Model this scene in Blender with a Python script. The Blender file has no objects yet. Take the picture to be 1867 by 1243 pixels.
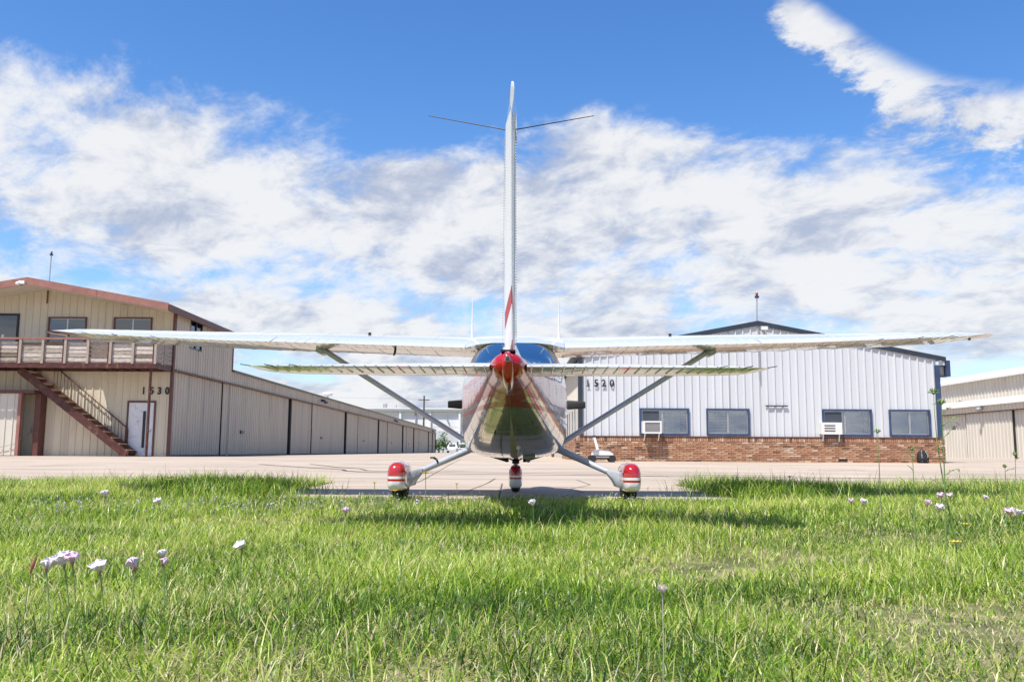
import bpy, bmesh, math, random
import numpy as np
from mathutils import Vector, Matrix
random.seed(11); RNG = np.random.default_rng(11)
R = math.radians
SC = bpy.context.scene
COL = SC.collection

# ---------------------------------------------------------------- camera
TH, PH, CAMH = math.atan(201.5/1600.), R(.32), .55
fw = Vector((0, math.cos(TH), math.sin(TH)))
r0 = Vector((1, 0, 0)); u0 = Vector((0, -math.sin(TH), math.cos(TH)))
rt = r0*math.cos(PH)+u0*math.sin(PH); up = u0*math.cos(PH)-r0*math.sin(PH)
cam = bpy.data.cameras.new('camera'); cam.sensor_width = 36; cam.lens = 1600/1867*36
cam.clip_start = .05; cam.clip_end = 3000
camo = bpy.data.objects.new('camera', cam); COL.objects.link(camo)
camo.matrix_world = Matrix(((rt.x, up.x, -fw.x, 0), (rt.y, up.y, -fw.y, 0), (rt.z, up.z, -fw.z, CAMH), (0, 0, 0, 1)))
SC.camera = camo

# ---------------------------------------------------------------- sun, sky, exposure
SUNV = Vector((-.33, -.41, 1.0)).normalized()          # towards the sun
sl = bpy.data.lights.new('sun', 'SUN'); sl.energy = 5.0; sl.angle = R(.53); sl.color = (1, .955, .88)
so = bpy.data.objects.new('sun', sl); COL.objects.link(so)
so.rotation_euler = SUNV.to_track_quat('Z', 'Y').to_euler(); so.location = (-20, -30, 60)
SC.view_settings.view_transform = 'Standard'; SC.view_settings.look = 'None'
SC.view_settings.exposure = .37; SC.view_settings.gamma = 1; SC.view_settings.use_curve_mapping = False
SC.render.engine = 'CYCLES'; SC.cycles.use_denoising = True
SC.cycles.max_bounces = 8; SC.cycles.transparent_max_bounces = 12

class NT:
    """small node-tree helper"""
    def __init__(s, tree): s.t = tree; s.n = tree.nodes; s.l = tree.links
    def node(s, typ, **kw):
        n = s.n.new(typ)
        for k, v in kw.items(): setattr(n, k, v)
        return n
    def put(s, sock, v):
        if hasattr(v, 'is_linked') or isinstance(v, bpy.types.NodeSocket): s.l.new(v, sock)
        else: sock.default_value = v
    def m(s, op, a, b=0., c=0., clamp=False):
        n = s.node('ShaderNodeMath', operation=op, use_clamp=clamp)
        s.put(n.inputs[0], a); s.put(n.inputs[1], b); s.put(n.inputs[2], c); return n.outputs[0]
    def mix(s, f, a, b, blend='MIX'):
        n = s.node('ShaderNodeMix', data_type='RGBA', blend_type=blend)
        s.put(n.inputs[0], f); s.put(n.inputs[6], a); s.put(n.inputs[7], b); return n.outputs[2]
    def noise(s, vec, scale, detail=4, rough=.5, dist=0., dims='3D'):
        n = s.node('ShaderNodeTexNoise', noise_dimensions=dims)
        if vec is not None: s.l.new(vec, n.inputs['Vector'])
        n.inputs['Scale'].default_value = scale; n.inputs['Detail'].default_value = detail
        n.inputs['Roughness'].default_value = rough; n.inputs['Distortion'].default_value = dist
        return n.outputs[0]
    def step(s, x, a, b):
        n = s.node('ShaderNodeMapRange', interpolation_type='SMOOTHSTEP')
        s.put(n.inputs[0], x); n.inputs[1].default_value = a; n.inputs[2].default_value = b
        return n.outputs[0]
    def comb(s, x, y, z):
        n = s.node('ShaderNodeCombineXYZ'); s.put(n.inputs[0], x); s.put(n.inputs[1], y); s.put(n.inputs[2], z); return n.outputs[0]
    def sep(s, v):
        n = s.node('ShaderNodeSeparateXYZ'); s.l.new(v, n.inputs[0]); return n.outputs
    def ramp(s, f, stops):
        n = s.node('ShaderNodeValToRGB'); el = n.color_ramp.elements
        while len(el) < len(stops): el.new(.5)
        for e, (p, c) in zip(el, stops): e.position = p; e.color = (*c, 1) if len(c) == 3 else c
        s.l.new(f, n.inputs[0]); return n.outputs[0]

w = bpy.data.worlds.new('World'); SC.world = w; w.use_nodes = True
T = NT(w.node_tree); T.n.clear()
sky = T.node('ShaderNodeTexSky', sky_type='NISHITA', sun_disc=False)
sky.sun_elevation = math.asin(SUNV.z); sky.sun_rotation = math.atan2(SUNV.x, SUNV.y)
sky.altitude = 200; sky.air_density = 1.0; sky.dust_density = .6; sky.ozone_density = 2.0
hs = T.node('ShaderNodeHueSaturation'); hs.inputs['Saturation'].default_value = 1.30; hs.inputs['Value'].default_value = 1.36; hs.inputs['Hue'].default_value = .507
T.l.new(sky.outputs[0], hs.inputs['Color'])
g = T.node('ShaderNodeTexCoord').outputs['Generated']
dx, dy, dz = T.sep(g)
zz = T.m('MAXIMUM', dz, 0.)
den = T.m('ADD', zz, .34)
pu = T.m('DIVIDE', dx, den); pv = T.m('DIVIDE', dy, den)
# shear the sheet so that the wisps lean to the upper right
pl = T.comb(T.m('ADD', pu, T.m('MULTIPLY', pv, .22)), pv, 3.7)
n1 = T.noise(pl, 3.2, 10, .64, .25)
n2 = T.noise(pl, 1.0, 3, .5, .2)
n3 = T.noise(pl, 9.5, 7, .64, .35)
eleff = T.m('ADD', T.m('MULTIPLY', T.m('ARCSINE', dz), 180/math.pi), T.m('ADD', T.m('MULTIPLY', dx, 3.6), T.m('MULTIPLY', T.m('MAXIMUM', T.m('SUBTRACT', dx, .28), 0.), 16.)))
fc = T.node('ShaderNodeFloatCurve'); cv = fc.mapping.curves[0]
pts = [(0, .78), (4/60, .80), (7/60, .86), (9.5/60, .70), (12/60, .84), (16/60, .78), (19.5/60, .60), (22.0/60, .36), (24.5/60, .18), (30/60, .14), (45/60, .20), (1, .22)]
while len(cv.points) < len(pts): cv.points.new(.5, .5)
for q, (a, b) in zip(cv.points, pts): q.location = (a, b); q.handle_type = 'AUTO'
fc.mapping.update()
T.l.new(T.m('DIVIDE', eleff, 60., clamp=True), fc.inputs['Value'])
bias = fc.outputs[0]
# separate high streak
ys = T.m('MAXIMUM', dy, .05)
sx = T.m('DIVIDE', dx, ys); se = T.m('DIVIDE', dz, ys)
e0 = T.m('ADD', T.m('MULTIPLY', T.m('POWER', T.m('ABSOLUTE', T.m('SUBTRACT', sx, .58)), 2.), 2.25), .405)
dd = T.m('DIVIDE', T.m('SUBTRACT', T.m('ADD', se, T.m('ADD', T.m('MULTIPLY', T.m('SUBTRACT', n1, .5), .20), T.m('MULTIPLY', T.m('SUBTRACT', n3, .5), .08))), e0), .050)
streak = T.m('EXPONENT', T.m('MULTIPLY', T.m('MULTIPLY', dd, dd), -1.))
streak = T.m('MULTIPLY', streak, T.m('MULTIPLY', T.step(sx, .26, .33), T.m('GREATER_THAN', dy, .05)))
dens = T.m('ADD', T.m('MULTIPLY', T.m('SUBTRACT', n1, .5), 1.6), T.m('MULTIPLY', T.m('SUBTRACT', n2, .5), .75))
dens = T.m('ADD', dens, T.m('MULTIPLY', T.m('SUBTRACT', n3, .5), .55))
dens = T.m('ADD', T.m('ADD', dens, bias), T.m('MULTIPLY', streak, T.m('ADD', .25, T.m('MULTIPLY', n3, .72))))
cov = T.m('MULTIPLY', T.step(dens, .44, .84), .96)
shade = T.m('ADD', T.m('MULTIPLY', n3, .5), T.m('MULTIPLY', T.noise(pl, 4.5, 5, .6, .3), .6))
ccol = T.ramp(shade, [(.40, (3.1, 3.5, 4.5)), (.61, (5.9, 5.95, 6.05))])
T.n[ccol.node.name].color_ramp.interpolation = 'EASE'
# pale haze towards the horizon
haze = T.m('MULTIPLY', T.m('SUBTRACT', 1., T.step(dz, .0, .16)), .45)
skyc = T.mix(haze, hs.outputs[0], (2.7, 3.4, 4.5, 1))
final = T.mix(cov, skyc, ccol)
bg = T.node('ShaderNodeBackground'); bg.inputs['Strength'].default_value = .118
T.l.new(final, bg.inputs['Color'])
wo = T.node('ShaderNodeOutputWorld'); T.l.new(bg.outputs[0], wo.inputs['Surface'])

# ---------------------------------------------------------------- materials
def newmat(name):
    m = bpy.data.materials.new(name); m.use_nodes = True; t = NT(m.node_tree)
    return m, t, m.node_tree.nodes['Principled BSDF']
def mat(name, col, rough=.6, var=.12, scale=3., metal=0., coat=0., bump=0., bscale=40., stretch=(1, 1, 1), spec=.5, dirt=None, dscale=1.2):
    m, t, b = newmat(name)
    co = t.node('ShaderNodeTexCoord').outputs['Object']
    mp = t.node('ShaderNodeMapping'); mp.inputs['Scale'].default_value = stretch; t.l.new(co, mp.inputs[0])
    n = t.noise(mp.outputs[0], scale, 6, .6)
    lo = tuple(c*(1-var) for c in col); hi = tuple(min(1, c*(1+var)) for c in col)
    c = t.ramp(n, [(.3, lo), (.7, hi)])
    if dirt:
        n2 = t.noise(mp.outputs[0], dscale, 8, .65, .4)
        c = t.mix(t.m('MULTIPLY', t.step(n2, .52, .72), dirt[3]), c, (*dirt[:3], 1))
    t.l.new(c, b.inputs['Base Color'])
    b.inputs['Roughness'].default_value = rough; b.inputs['Metallic'].default_value = metal
    b.inputs['Coat Weight'].default_value = coat; b.inputs['Coat Roughness'].default_value = .03
    b.inputs['Specular IOR Level'].default_value = spec
    if bump:
        bn = t.node('ShaderNodeBump'); bn.inputs['Strength'].default_value = bump; bn.inputs['Distance'].default_value = .02
        t.l.new(t.noise(mp.outputs[0], bscale, 5, .6), bn.inputs['Height']); t.l.new(bn.outputs[0], b.inputs['Normal'])
    return m

M = {}
M['tan_siding'] = mat('tan_siding', (.62, .55, .42), .45, .07, 2., stretch=(1, 1, .15), dirt=(.33, .27, .19, .35), dscale=1.5)
M['grey_siding'] = mat('grey_siding', (.53, .44, .335), .45, .09, 2., stretch=(1, 1, .10), dirt=(.30, .265, .23, .6), dscale=1.2)
M['cream_siding'] = mat('cream_siding', (.60, .555, .475), .45, .06, 2., stretch=(1, 1, .15), dirt=(.45, .40, .33, .3))
M['white_siding'] = mat('white_siding', (.58, .59, .605), .38, .04, 2., stretch=(1, 1, .12), dirt=(.58, .58, .60, .3), dscale=1.1)
M['brown_trim'] = mat('brown_trim', (.12, .042, .033), .5, .2, 4.)
M['rust_trim'] = mat('rust_trim', (.30, .135, .105), .5, .18, 3., dirt=(.18, .08, .06, .6), dscale=2.)
M['red_steel'] = mat('red_steel', (.07, .018, .014), .55, .35, 6., dirt=(.24, .11, .07, .7), dscale=4.)
M['dark_trim'] = mat('dark_trim', (.03, .038, .055), .4, .2)
M['blue_trim'] = mat('blue_trim', (.035, .06, .13), .4, .2)
M['black'] = mat('black', (.012, .012, .013), .5, .3)
M['gap_black'] = mat('gap_black', (.02, .018, .017), .8, .3)
M['rubber'] = mat('rubber', (.018, .018, .018), .75, .3, 8.)
M['white_paint'] = mat('white_paint', (.78, .78, .77), .4, .05)
M['ac_white'] = mat('ac_white', (.72, .71, .67), .45, .06, dirt=(.5, .45, .38, .4), dscale=4.)
M['ac_grille'] = mat('ac_grille', (.22, .21, .21), .6, .15)
M['weathered_wood'] = mat('weathered_wood', (.40, .33, .27), .85, .75, 10., stretch=(.6, 1, 9), bump=.6, bscale=12, dirt=(.08, .05, .04, .9), dscale=5.)
M['wood_dark'] = mat('wood_dark', (.20, .145, .11), .85, .6, 10., stretch=(.6, 1, 9), bump=.6, bscale=12)
M['wood_pale'] = mat('wood_pale', (.55, .48, .42), .85, .5, 10., stretch=(.6, 1, 9), bump=.6, bscale=12, dirt=(.12, .08, .06, .8), dscale=6.)
M['weathered_post'] = mat('weathered_post', (.36, .29, .24), .85, .35, 9., stretch=(6, 6, .6), bump=.4, bscale=12)
M['tread_wood'] = mat('tread_wood', (.42, .31, .19), .8, .3, 8., stretch=(.7, 5, 5))
M['galv'] = mat('galv', (.45, .46, .48), .35, .15, 6., metal=.7)
M['mortar'] = mat('mortar', (.17, .135, .11), .9, .25, 12.)
M['concrete'] = mat('concrete', (.44, .355, .27), .85, .16, .5, bump=.2, bscale=60, stretch=(.45, 1, 1), dirt=(.25, .20, .165, .8), dscale=.9)
M['tar'] = mat('tar', (.10, .085, .075), .8, .2)
M['number_black'] = mat('number_black', (.014, .014, .015), .5, .1)
M['roof_metal'] = mat('roof_metal', (.42, .38, .35), .4, .12, 1.5)
M['white_wall_far'] = mat('white_wall_far', (.74, .73, .75), .6, .04)
M['grey_wall_far'] = mat('grey_wall_far', (.55, .56, .58), .6, .04)
M['pole_wood'] = mat('pole_wood', (.10, .065, .045), .9, .3)
M['red_lens'] = mat('red_lens', (.26, .05, .035), .2, .05, coat=.5)
M['plastic_grey'] = mat('plastic_grey', (.30, .30, .31), .5, .1)
M['bag'] = mat('bag', (.014, .014, .017), .8, .4, 9., bump=.6, bscale=15)
M['dark_inside'] = mat('dark_inside', (.022, .024, .028), .9, .2)
M['blind'] = mat('blind', (.66, .66, .64), .6, .05)
M['sheet_fill'] = mat('sheet_fill', (.05, .058, .075), .5, .15)
M['strut_grey'] = mat('strut_grey', (.42, .46, .53), .28, .10, 4., coat=.5, metal=.1)
BR = [(.42, .225, .13), (.35, .18, .105), (.46, .29, .185), (.28, .14, .085), (.16, .09, .06), (.56, .42, .31)]
M['bricks'] = [mat('brick_%s' % n, c, .85, .22, 14., bump=.4, bscale=50) for n, c in zip('orange rust tan red umber pale'.split(), BR)]

def glass_mat(name, tint, refl, rough=.02):
    m = bpy.data.materials.new(name); m.use_nodes = True; t = NT(m.node_tree); t.n.clear()
    o = t.node('ShaderNodeOutputMaterial'); mx = t.node('ShaderNodeMixShader')
    lw = t.node('ShaderNodeFresnel'); lw.inputs[0].default_value = 1.5
    f = t.m('ADD', t.m('MULTIPLY', lw.outputs[0], .9), refl, clamp=True)
    t.l.new(f, mx.inputs[0])
    a = t.node('ShaderNodeBsdfTransparent'); a.inputs[0].default_value = (*tint, 1)
    b = t.node('ShaderNodeBsdfGlossy'); b.inputs['Roughness'].default_value = rough; b.inputs[0].default_value = (.9, .95, 1, 1)
    t.l.new(a.outputs[0], mx.inputs[1]); t.l.new(b.outputs[0], mx.inputs[2]); t.l.new(mx.outputs[0], o.inputs[0])
    return m
M['window_glass'] = glass_mat('window_glass', (.84, .86, .90), .20)
M['dark_glass'] = glass_mat('dark_glass', (.25, .28, .32), .10)

def aircraft_paint(name, kind):
    """glossy white paint; the red livery is print that follows the airframe"""
    m, t, b = newmat(name)
    co = t.node('ShaderNodeTexCoord').outputs['Object']; x, y, z = t.sep(co)
    white = (.76, .76, .75, 1); alu = (.50, .505, .48, 1); red = (.42, .006, .010, 1)
    c = None; b.inputs['Metallic'].default_value = 0.
    def band(v, lo, hi): return t.m('MULTIPLY', t.m('GREATER_THAN', v, lo), t.m('LESS_THAN', v, hi))
    if kind == 'body':            # y local: 0 = main gear, tail at -4.4
        zz = t.m('SUBTRACT', z, t.m('MULTIPLY', y, .012))
        zz = t.m('SUBTRACT', zz, t.m('MULTIPLY', t.m('POWER', t.m('ABSOLUTE', t.m('ADD', y, 1.6)), 2.), .006))
        f = t.m('ADD', band(zz, 1.0, 1.27), band(zz, .93, .965), clamp=True)
        f = t.m('ADD', f, t.m('LESS_THAN', t.m('ADD', y, t.m('MULTIPLY', z, .9)), -2.62), clamp=True)
        f2 = band(zz, .965, 1.0)
        c = t.mix(f, t.mix(t.step(z, 1.34, 1.40), alu, white), red)
    elif kind == 'pant':
        f = t.m('ADD', t.m('GREATER_THAN', z, .267), band(z, .212, .238), clamp=True); c = t.mix(f, white, red)
    elif kind == 'nosepant':
        f = t.m('ADD', t.m('GREATER_THAN', z, .235), band(z, .185, .205), clamp=True); c = t.mix(f, white, red)
    elif kind == 'rudder':
        q = t.m('ADD', z, t.m('MULTIPLY', y, .22))
        f = t.m('ADD', band(q, .585, .705), t.m('LESS_THAN', t.m('ADD', z, t.m('MULTIPLY', y, .35)), -.22), clamp=True); c = t.mix(f, white, red)
    elif kind == 'tip':
        f = t.m('GREATER_THAN', t.m('ABSOLUTE', x), 5.84); c = t.mix(f, white, red)
    elif kind == 'red': c = t.mix(0., red, red)
    else: c = t.mix(0., white, white)
    n = t.noise(co, 6., 6, .65)
    c2 = t.mix(t.m('MULTIPLY', t.step(n, .5, .8), .10), c, (.42, .39, .33, 1))
    t.l.new(c2, b.inputs['Base Color'])
    b.inputs['Roughness'].default_value = .14; b.inputs['Coat Weight'].default_value = 1.; b.inputs['Coat Weight'].default_value = {'plain': .6, 'tip': .6, 'rudder': .0, 'body': .8}.get(kind, 1.);
    if kind == 'body':
        lowm = t.m('SUBTRACT', 1., t.step(z, 1.34, 1.40))
        t.l.new(t.m('MULTIPLY', t.m('MULTIPLY', lowm, t.m('SUBTRACT', 1., f)), .80), b.inputs['Metallic']); t.l.new(t.m('ADD', t.m('MULTIPLY', t.m('MULTIPLY', lowm, .75), t.m('SUBTRACT', 1., t.m('MULTIPLY', f, .7))), .05), b.inputs['Coat Weight']); t.l.new(t.m('ADD', t.m('MULTIPLY', lowm, .3), .2), b.inputs['Specular IOR Level'])
    b.inputs['Coat Roughness'].default_value = .015
    b.inputs['Coat IOR'].default_value = 1.5; b.inputs['IOR'].default_value = 1.5
    if kind in ('rudder',): b.inputs['Specular IOR Level'].default_value = .06; b.inputs['Roughness'].default_value = .3
    bn = t.node('ShaderNodeBump'); bn.inputs['Strength'].default_value = .30 if kind == 'body' else .16; bn.inputs['Distance'].default_value = .012
    mp = t.node('ShaderNodeMapping'); mp.inputs['Scale'].default_value = (1, 2.2, 1) if kind == 'body' else (2.2, 1, 1); t.l.new(co, mp.inputs[0])
    t.l.new(t.noise(mp.outputs[0], 2.6, 2, .4), bn.inputs['Height'])
    t.l.new(bn.outputs[0], b.inputs['Normal']); t.l.new(bn.outputs[0], b.inputs['Coat Normal'])
    return m
for k in ('body', 'pant', 'nosepant', 'rudder', 'tip', 'red', 'plain'): M['p_'+k] = aircraft_paint('aircraft_paint_'+k, k)
def canopy_glass():
    m, t, b = newmat('sky_painted_canopy_glass')
    b.inputs['Base Color'].default_value = (.006, .035, .10, 1); b.inputs['Roughness'].default_value = .03  # blue of the reflected sky is put into the base colour
    b.inputs['IOR'].default_value = 1.6; b.inputs['Coat Weight'].default_value = .8; b.inputs['Coat Roughness'].default_value = .02
    return m
M['canopy'] = canopy_glass()

# ---------------------------------------------------------------- mesh helpers
OFF = {}
class MB:
    def __init__(s): s.v = []; s.f = []; s.mi = []
    def add(s, vs, fs, mi=0):
        k = len(s.v); s.v += [tuple(v) for v in vs]; s.f += [tuple(i+k for i in f) for f in fs]; s.mi += [mi]*len(fs); return s
    def quad(s, a, b, c, d, mi=0): return s.add([a, b, c, d], [(0, 1, 2, 3)], mi)
    def box(s, x0, x1, y0, y1, z0, z1, mi=0):
        return s.add([(x0, y0, z0), (x1, y0, z0), (x1, y1, z0), (x0, y1, z0), (x0, y0, z1), (x1, y0, z1), (x1, y1, z1), (x0, y1, z1)],
                     [(0, 3, 2, 1), (4, 5, 6, 7), (0, 1, 5, 4), (1, 2, 6, 5), (2, 3, 7, 6), (3, 0, 4, 7)], mi)
    def bar(s, p, q, wd, ht, upv=(0, 0, 1), mi=0):
        p, q = Vector(p), Vector(q); d = (q-p).normalized(); u = Vector(upv)
        sd = d.cross(u).normalized(); u = sd.cross(d)
        vs = []
        for c in (p, q):
            for a, b in ((-1, -1), (1, -1), (1, 1), (-1, 1)): vs.append(c+sd*a*wd/2+u*b*ht/2)
        return s.add(vs, [(3, 2, 1, 0), (4, 5, 6, 7), (0, 1, 5, 4), (1, 2, 6, 5), (2, 3, 7, 6), (3, 0, 4, 7)], mi)
    def loft(s, rings, cap0=True, cap1=True, mi=0, closed=True):
        n = len(rings[0]); k = len(s.v)
        for r in rings: s.v += [tuple(p) for p in r]
        for i in range(len(rings)-1):
            for j in range(n if closed else n-1):
                a = k+i*n+j; b = k+i*n+(j+1) % n; s.f.append((a, b, b+n, a+n)); s.mi.append(mi)
        if cap0: s.f.append(tuple(k+j for j in reversed(range(n)))); s.mi.append(mi)
        if cap1: s.f.append(tuple(k+(len(rings)-1)*n+j for j in range(n))); s.mi.append(mi)
        return s
    def tube(s, pts, r, n=8, mi=0, ell=1.):
        pts = [Vector(p) for p in pts]; rs = r if isinstance(r, (list, tuple)) else [r]*len(pts); rings = []
        for i, p in enumerate(pts):
            d = (pts[min(i+1, len(pts)-1)]-pts[max(i-1, 0)]).normalized()
            a = d.cross(Vector((0, 0, 1)) if abs(d.z) < .95 else Vector((0, 1, 0))).normalized(); b = a.cross(d)
            rings.append([p+a*math.cos(2*math.pi*j/n)*rs[i]*ell+b*math.sin(2*math.pi*j/n)*rs[i] for j in range(n)])
        return s.loft(rings, mi=mi)
    def prism(s, poly, axis, a, b, mi=0):
        def pt(p, c): return {'x': (c, p[0], p[1]), 'y': (p[0], c, p[1]), 'z': (p[0], p[1], c)}[axis]
        return s.loft([[pt(p, a) for p in poly], [pt(p, b) for p in poly]], mi=mi)
    def sphere(s, c, rx, ry, rz, nu=12, nv=7, mi=0):
        rings = []
        for i in range(nv+1):
            t = math.pi*(.02+.96*i/nv)
            rings.append([(c[0]+rx*math.sin(t)*math.cos(2*math.pi*j/nu), c[1]+ry*math.sin(t)*math.sin(2*math.pi*j/nu), c[2]+rz*math.cos(t)) for j in range(nu)])
        return s.loft(rings, mi=mi)
    def build(s, name, mats, parent=None, smooth=False, loc=None, recalc=True):
        o0 = Vector(OFF.get(parent.name, (0, 0, 0))) if parent else Vector((0, 0, 0))
        if loc is not None: o0 = Vector(loc)
        me = bpy.data.meshes.new(name)
        me.from_pydata([(x-o0.x, y-o0.y, z-o0.z) for x, y, z in s.v], [], s.f)
        for mm in (mats if isinstance(mats, list) else [mats]): me.materials.append(mm)
        if any(s.mi): me.polygons.foreach_set('material_index', s.mi)
        if recalc:
            bm = bmesh.new(); bm.from_mesh(me); bmesh.ops.recalc_face_normals(bm, faces=bm.faces); bm.to_mesh(me); bm.free()
        if smooth:
            me.polygons.foreach_set('use_smooth', [True]*len(me.polygons)); me.set_sharp_from_angle(angle=R(38))
        o = bpy.data.objects.new(name, me); COL.objects.link(o)
        if loc is not None and parent is None: o.location = loc
        if parent: o.parent = parent; OFF[o.name] = tuple(o0)
        else: OFF[o.name] = tuple(o0)
        return o
def thing(name, label, cat, loc=(0, 0, 0), group=None, kind=None):
    o = bpy.data.objects.new(name, None); COL.objects.link(o); o.location = loc; o.empty_display_size = .2
    OFF[o.name] = tuple(loc); tag(o, label, cat, group, kind); return o
def tag(o, label, cat=None, group=None, kind=None):
    o['label'] = label
    if cat: o['category'] = cat
    if group: o['group'] = group
    if kind: o['kind'] = kind
    return o
def copy_tree(o, parent=None):
    c = o.copy(); COL.objects.link(c); OFF[c.name] = OFF.get(o.name, (0, 0, 0))
    if parent: c.parent = parent
    for ch in list(o.children): copy_tree(ch, c)
    return c
def instance(name, me, parent, loc, rot=(0, 0, 0), scale=(1, 1, 1)):
    o = bpy.data.objects.new(name, me); COL.objects.link(o); o.parent = parent
    po = OFF[parent.name]; o.location = (loc[0]-po[0], loc[1]-po[1], loc[2]-po[2]); o.rotation_euler = rot; o.scale = scale; return o
def ss(a, b, x):
    t = min(1, max(0, (x-a)/(b-a))); return t*t*(3-2*t)
def gz(y): return .29*ss(12.3, 29., y)

def ribbed(parent, name, mats, org, tdir, ndir, s0, s1, zb, zt, pitch=.285, rh=.03, panel=.9, opens=(), flat=.035, base=.075, mi=0, split=True):
    """ribbed sheet-metal wall along tdir (unit, horizontal), outward ndir; one object per panel; zb/zt numbers or functions of s"""
    tb = zb if callable(zb) else (lambda s: zb); tt = zt if callable(zt) else (lambda s: zt)
    tdir, ndir, org = Vector(tdir), Vector(ndir), Vector(org)
    npan = max(1, round((s1-s0)/panel)) if split else 1
    out = []
    for k in range(npan):
        a = s0+(s1-s0)*k/npan; b = s0+(s1-s0)*(k+1)/npan
        pts = [(a, 0)]; j = math.ceil((a-s0)/pitch)-1
        while True:
            c = s0+pitch*(j+.5); j += 1
            if c-base/2 > b: break
            for q in ((c-base/2, 0), (c-flat/2, rh), (c+flat/2, rh), (c+base/2, 0)):
                if a < q[0] < b: pts.append(q)
        pts.append((b, 0))
        cuts = sorted({e for o in opens for e in o[:2] if a < e < b})
        for e in cuts:
            for i in range(len(pts)-1):
                if pts[i][0] < e < pts[i+1][0]:
                    f = (e-pts[i][0])/(pts[i+1][0]-pts[i][0]); pts.insert(i+1, (e, pts[i][1]+f*(pts[i+1][1]-pts[i][1]))); break
        m = MB(); m_up = MB()
        allhit = all(any(o[0] < (p[0]+q[0])/2 < o[1] for o in opens) for p, q in zip(pts, pts[1:]))
        for (p, d0), (q, d1) in zip(pts, pts[1:]):
            mid = (p+q)/2; spans = [(tb(mid), None)]
            hit = sorted([(o[2], o[3]) for o in opens if o[0] < mid < o[1]])
            lo = None; segs = []
            for (z0, z1) in hit: segs.append((lo, z0)); lo = z1
            segs.append((lo, None))
            for z0, z1 in segs:
                za, zc = (tb(p), tb(q)) if z0 is None else (z0, z0)
                zd, ze = (tt(p), tt(q)) if z1 is None else (z1, z1)
                if zd-za < .004 and ze-zc < .004: continue
                P0 = org+tdir*p+ndir*d0; P1 = org+tdir*q+ndir*d1
                (m_up if allhit and z0 is not None else m).quad((P0.x, P0.y, za), (P1.x, P1.y, zc), (P1.x, P1.y, ze), (P0.x, P0.y, zd))
        for mm in (m, m_up):
            if mm.f: out.append(mm.build(name, mats, parent, recalc=False))
    return out

def text_mesh(txt, size, depth, bold=0.):
    cu = bpy.data.curves.new('digits', 'FONT'); cu.body = txt; cu.size = size; cu.extrude = depth; cu.offset = bold
    o = bpy.data.objects.new('digits', cu); COL.objects.link(o)
    bpy.context.view_layer.update()
    me = bpy.data.meshes.new_from_object(o.evaluated_get(bpy.context.evaluated_depsgraph_get()))
    bpy.data.objects.remove(o); bpy.data.curves.remove(cu); return me

# ================================================================ GROUND
GX = [-400, -120, -60, -30, -15, -6, 0, 6, 15, 30, 60, 120, 400]
GY = [-60, -10, 0, 5, 9, 12.3, 13.5, 15, 17, 19, 21, 23, 25, 27, 29, 32, 40, 80, 160, 400, 1200, 2500]
def soil_mat():
    m, t, b = newmat('grassy_soil'); co = t.node('ShaderNodeTexCoord').outputs['Object']
    c = t.ramp(t.noise(co, 3., 8, .7), [(.3, (.045, .055, .015)), (.46, (.13, .13, .045)), (.64, (.36, .30, .16))])
    t.l.new(c, b.inputs['Base Color']); b.inputs['Roughness'].default_value = .95
    bn = t.node('ShaderNodeBump'); bn.inputs['Strength'].default_value = .6; bn.inputs['Distance'].default_value = .03
    t.l.new(t.noise(co, 45., 4, .7), bn.inputs['Height']); t.l.new(bn.outputs[0], b.inputs['Normal'])
    return m
M['soil'] = soil_mat()
m = MB(); vs = [(x, y, gz(y)-.035) for y in GY for x in GX]; nx = len(GX)
m.add(vs, [(j*nx+i, j*nx+i+1, (j+1)*nx+i+1, (j+1)*nx+i) for j in range(len(GY)-1) for i in range(nx-1)])
tag(m.build('ground', M['soil'], recalc=False), 'grassy ground stretching out under everything to the horizon', 'ground', kind='structure')

PADX0, PADX1, PADY, LAWNY = -3.0, 2.75, 10.5, 15.0
apron = thing('apron', 'pale concrete apron in front of the hangars under the parked plane', 'pavement', (0, 12, 0), kind='structure')
m = MB()
def sheet(m, x0, x1, ys, dz):
    for a, b in zip(ys, ys[1:]): m.quad((x0, a, gz(a)+dz), (x1, a, gz(a)+dz), (x1, b, gz(b)+dz), (x0, b, gz(b)+dz))
def ysub(a, b): return [a+(b-a)*i/5 for i in range(6)]
for a, b in ((15., 20), (20, 30), (30, 38)): sheet(m, -45, 70, ysub(a, b), -.014)
sheet(m, PADX0+.03, PADX1-.03, ysub(PADY+.03, 15.), -.014)
m.build('joint_bed', M['tar'], apron, recalc=False)
m = MB(); sheet(m, -45, 70, [38.012, 60, 100, 156], 0.); m.build('far_paving', M['concrete'], apron, recalc=False)
def slab(x0, x1, y0, y1):
    m = MB(); g = .011; ys = ysub(y0+g, y1-g); rings = []
    dzr = random.uniform(-.002, .002)
    rings = [[(x0+g, y, gz(y)-.05), (x0+g, y, gz(y)-.006+dzr), (x0+g+.008, y, gz(y)+dzr), (x1-g-.008, y, gz(y)+dzr), (x1-g, y, gz(y)-.006+dzr), (x1-g, y, gz(y)-.05)] for y in ys]
    m.loft(rings); m.build('slab', M['concrete'], apron)
for (a, b) in ((10.5, 12.7), (12.7, 15.)):
    slab(PADX0, -.15, a, b); slab(-.15, PADX1, a, b)
YS = [15., 17.8, 21.0, 24.8, 29.0, 33.4, 38.]
for a, b in zip(YS, YS[1:]):
    for i in range(-8, 9):
        x0 = -1.6+i*4.7; slab(x0, x0+4.7, a, b)
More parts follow.
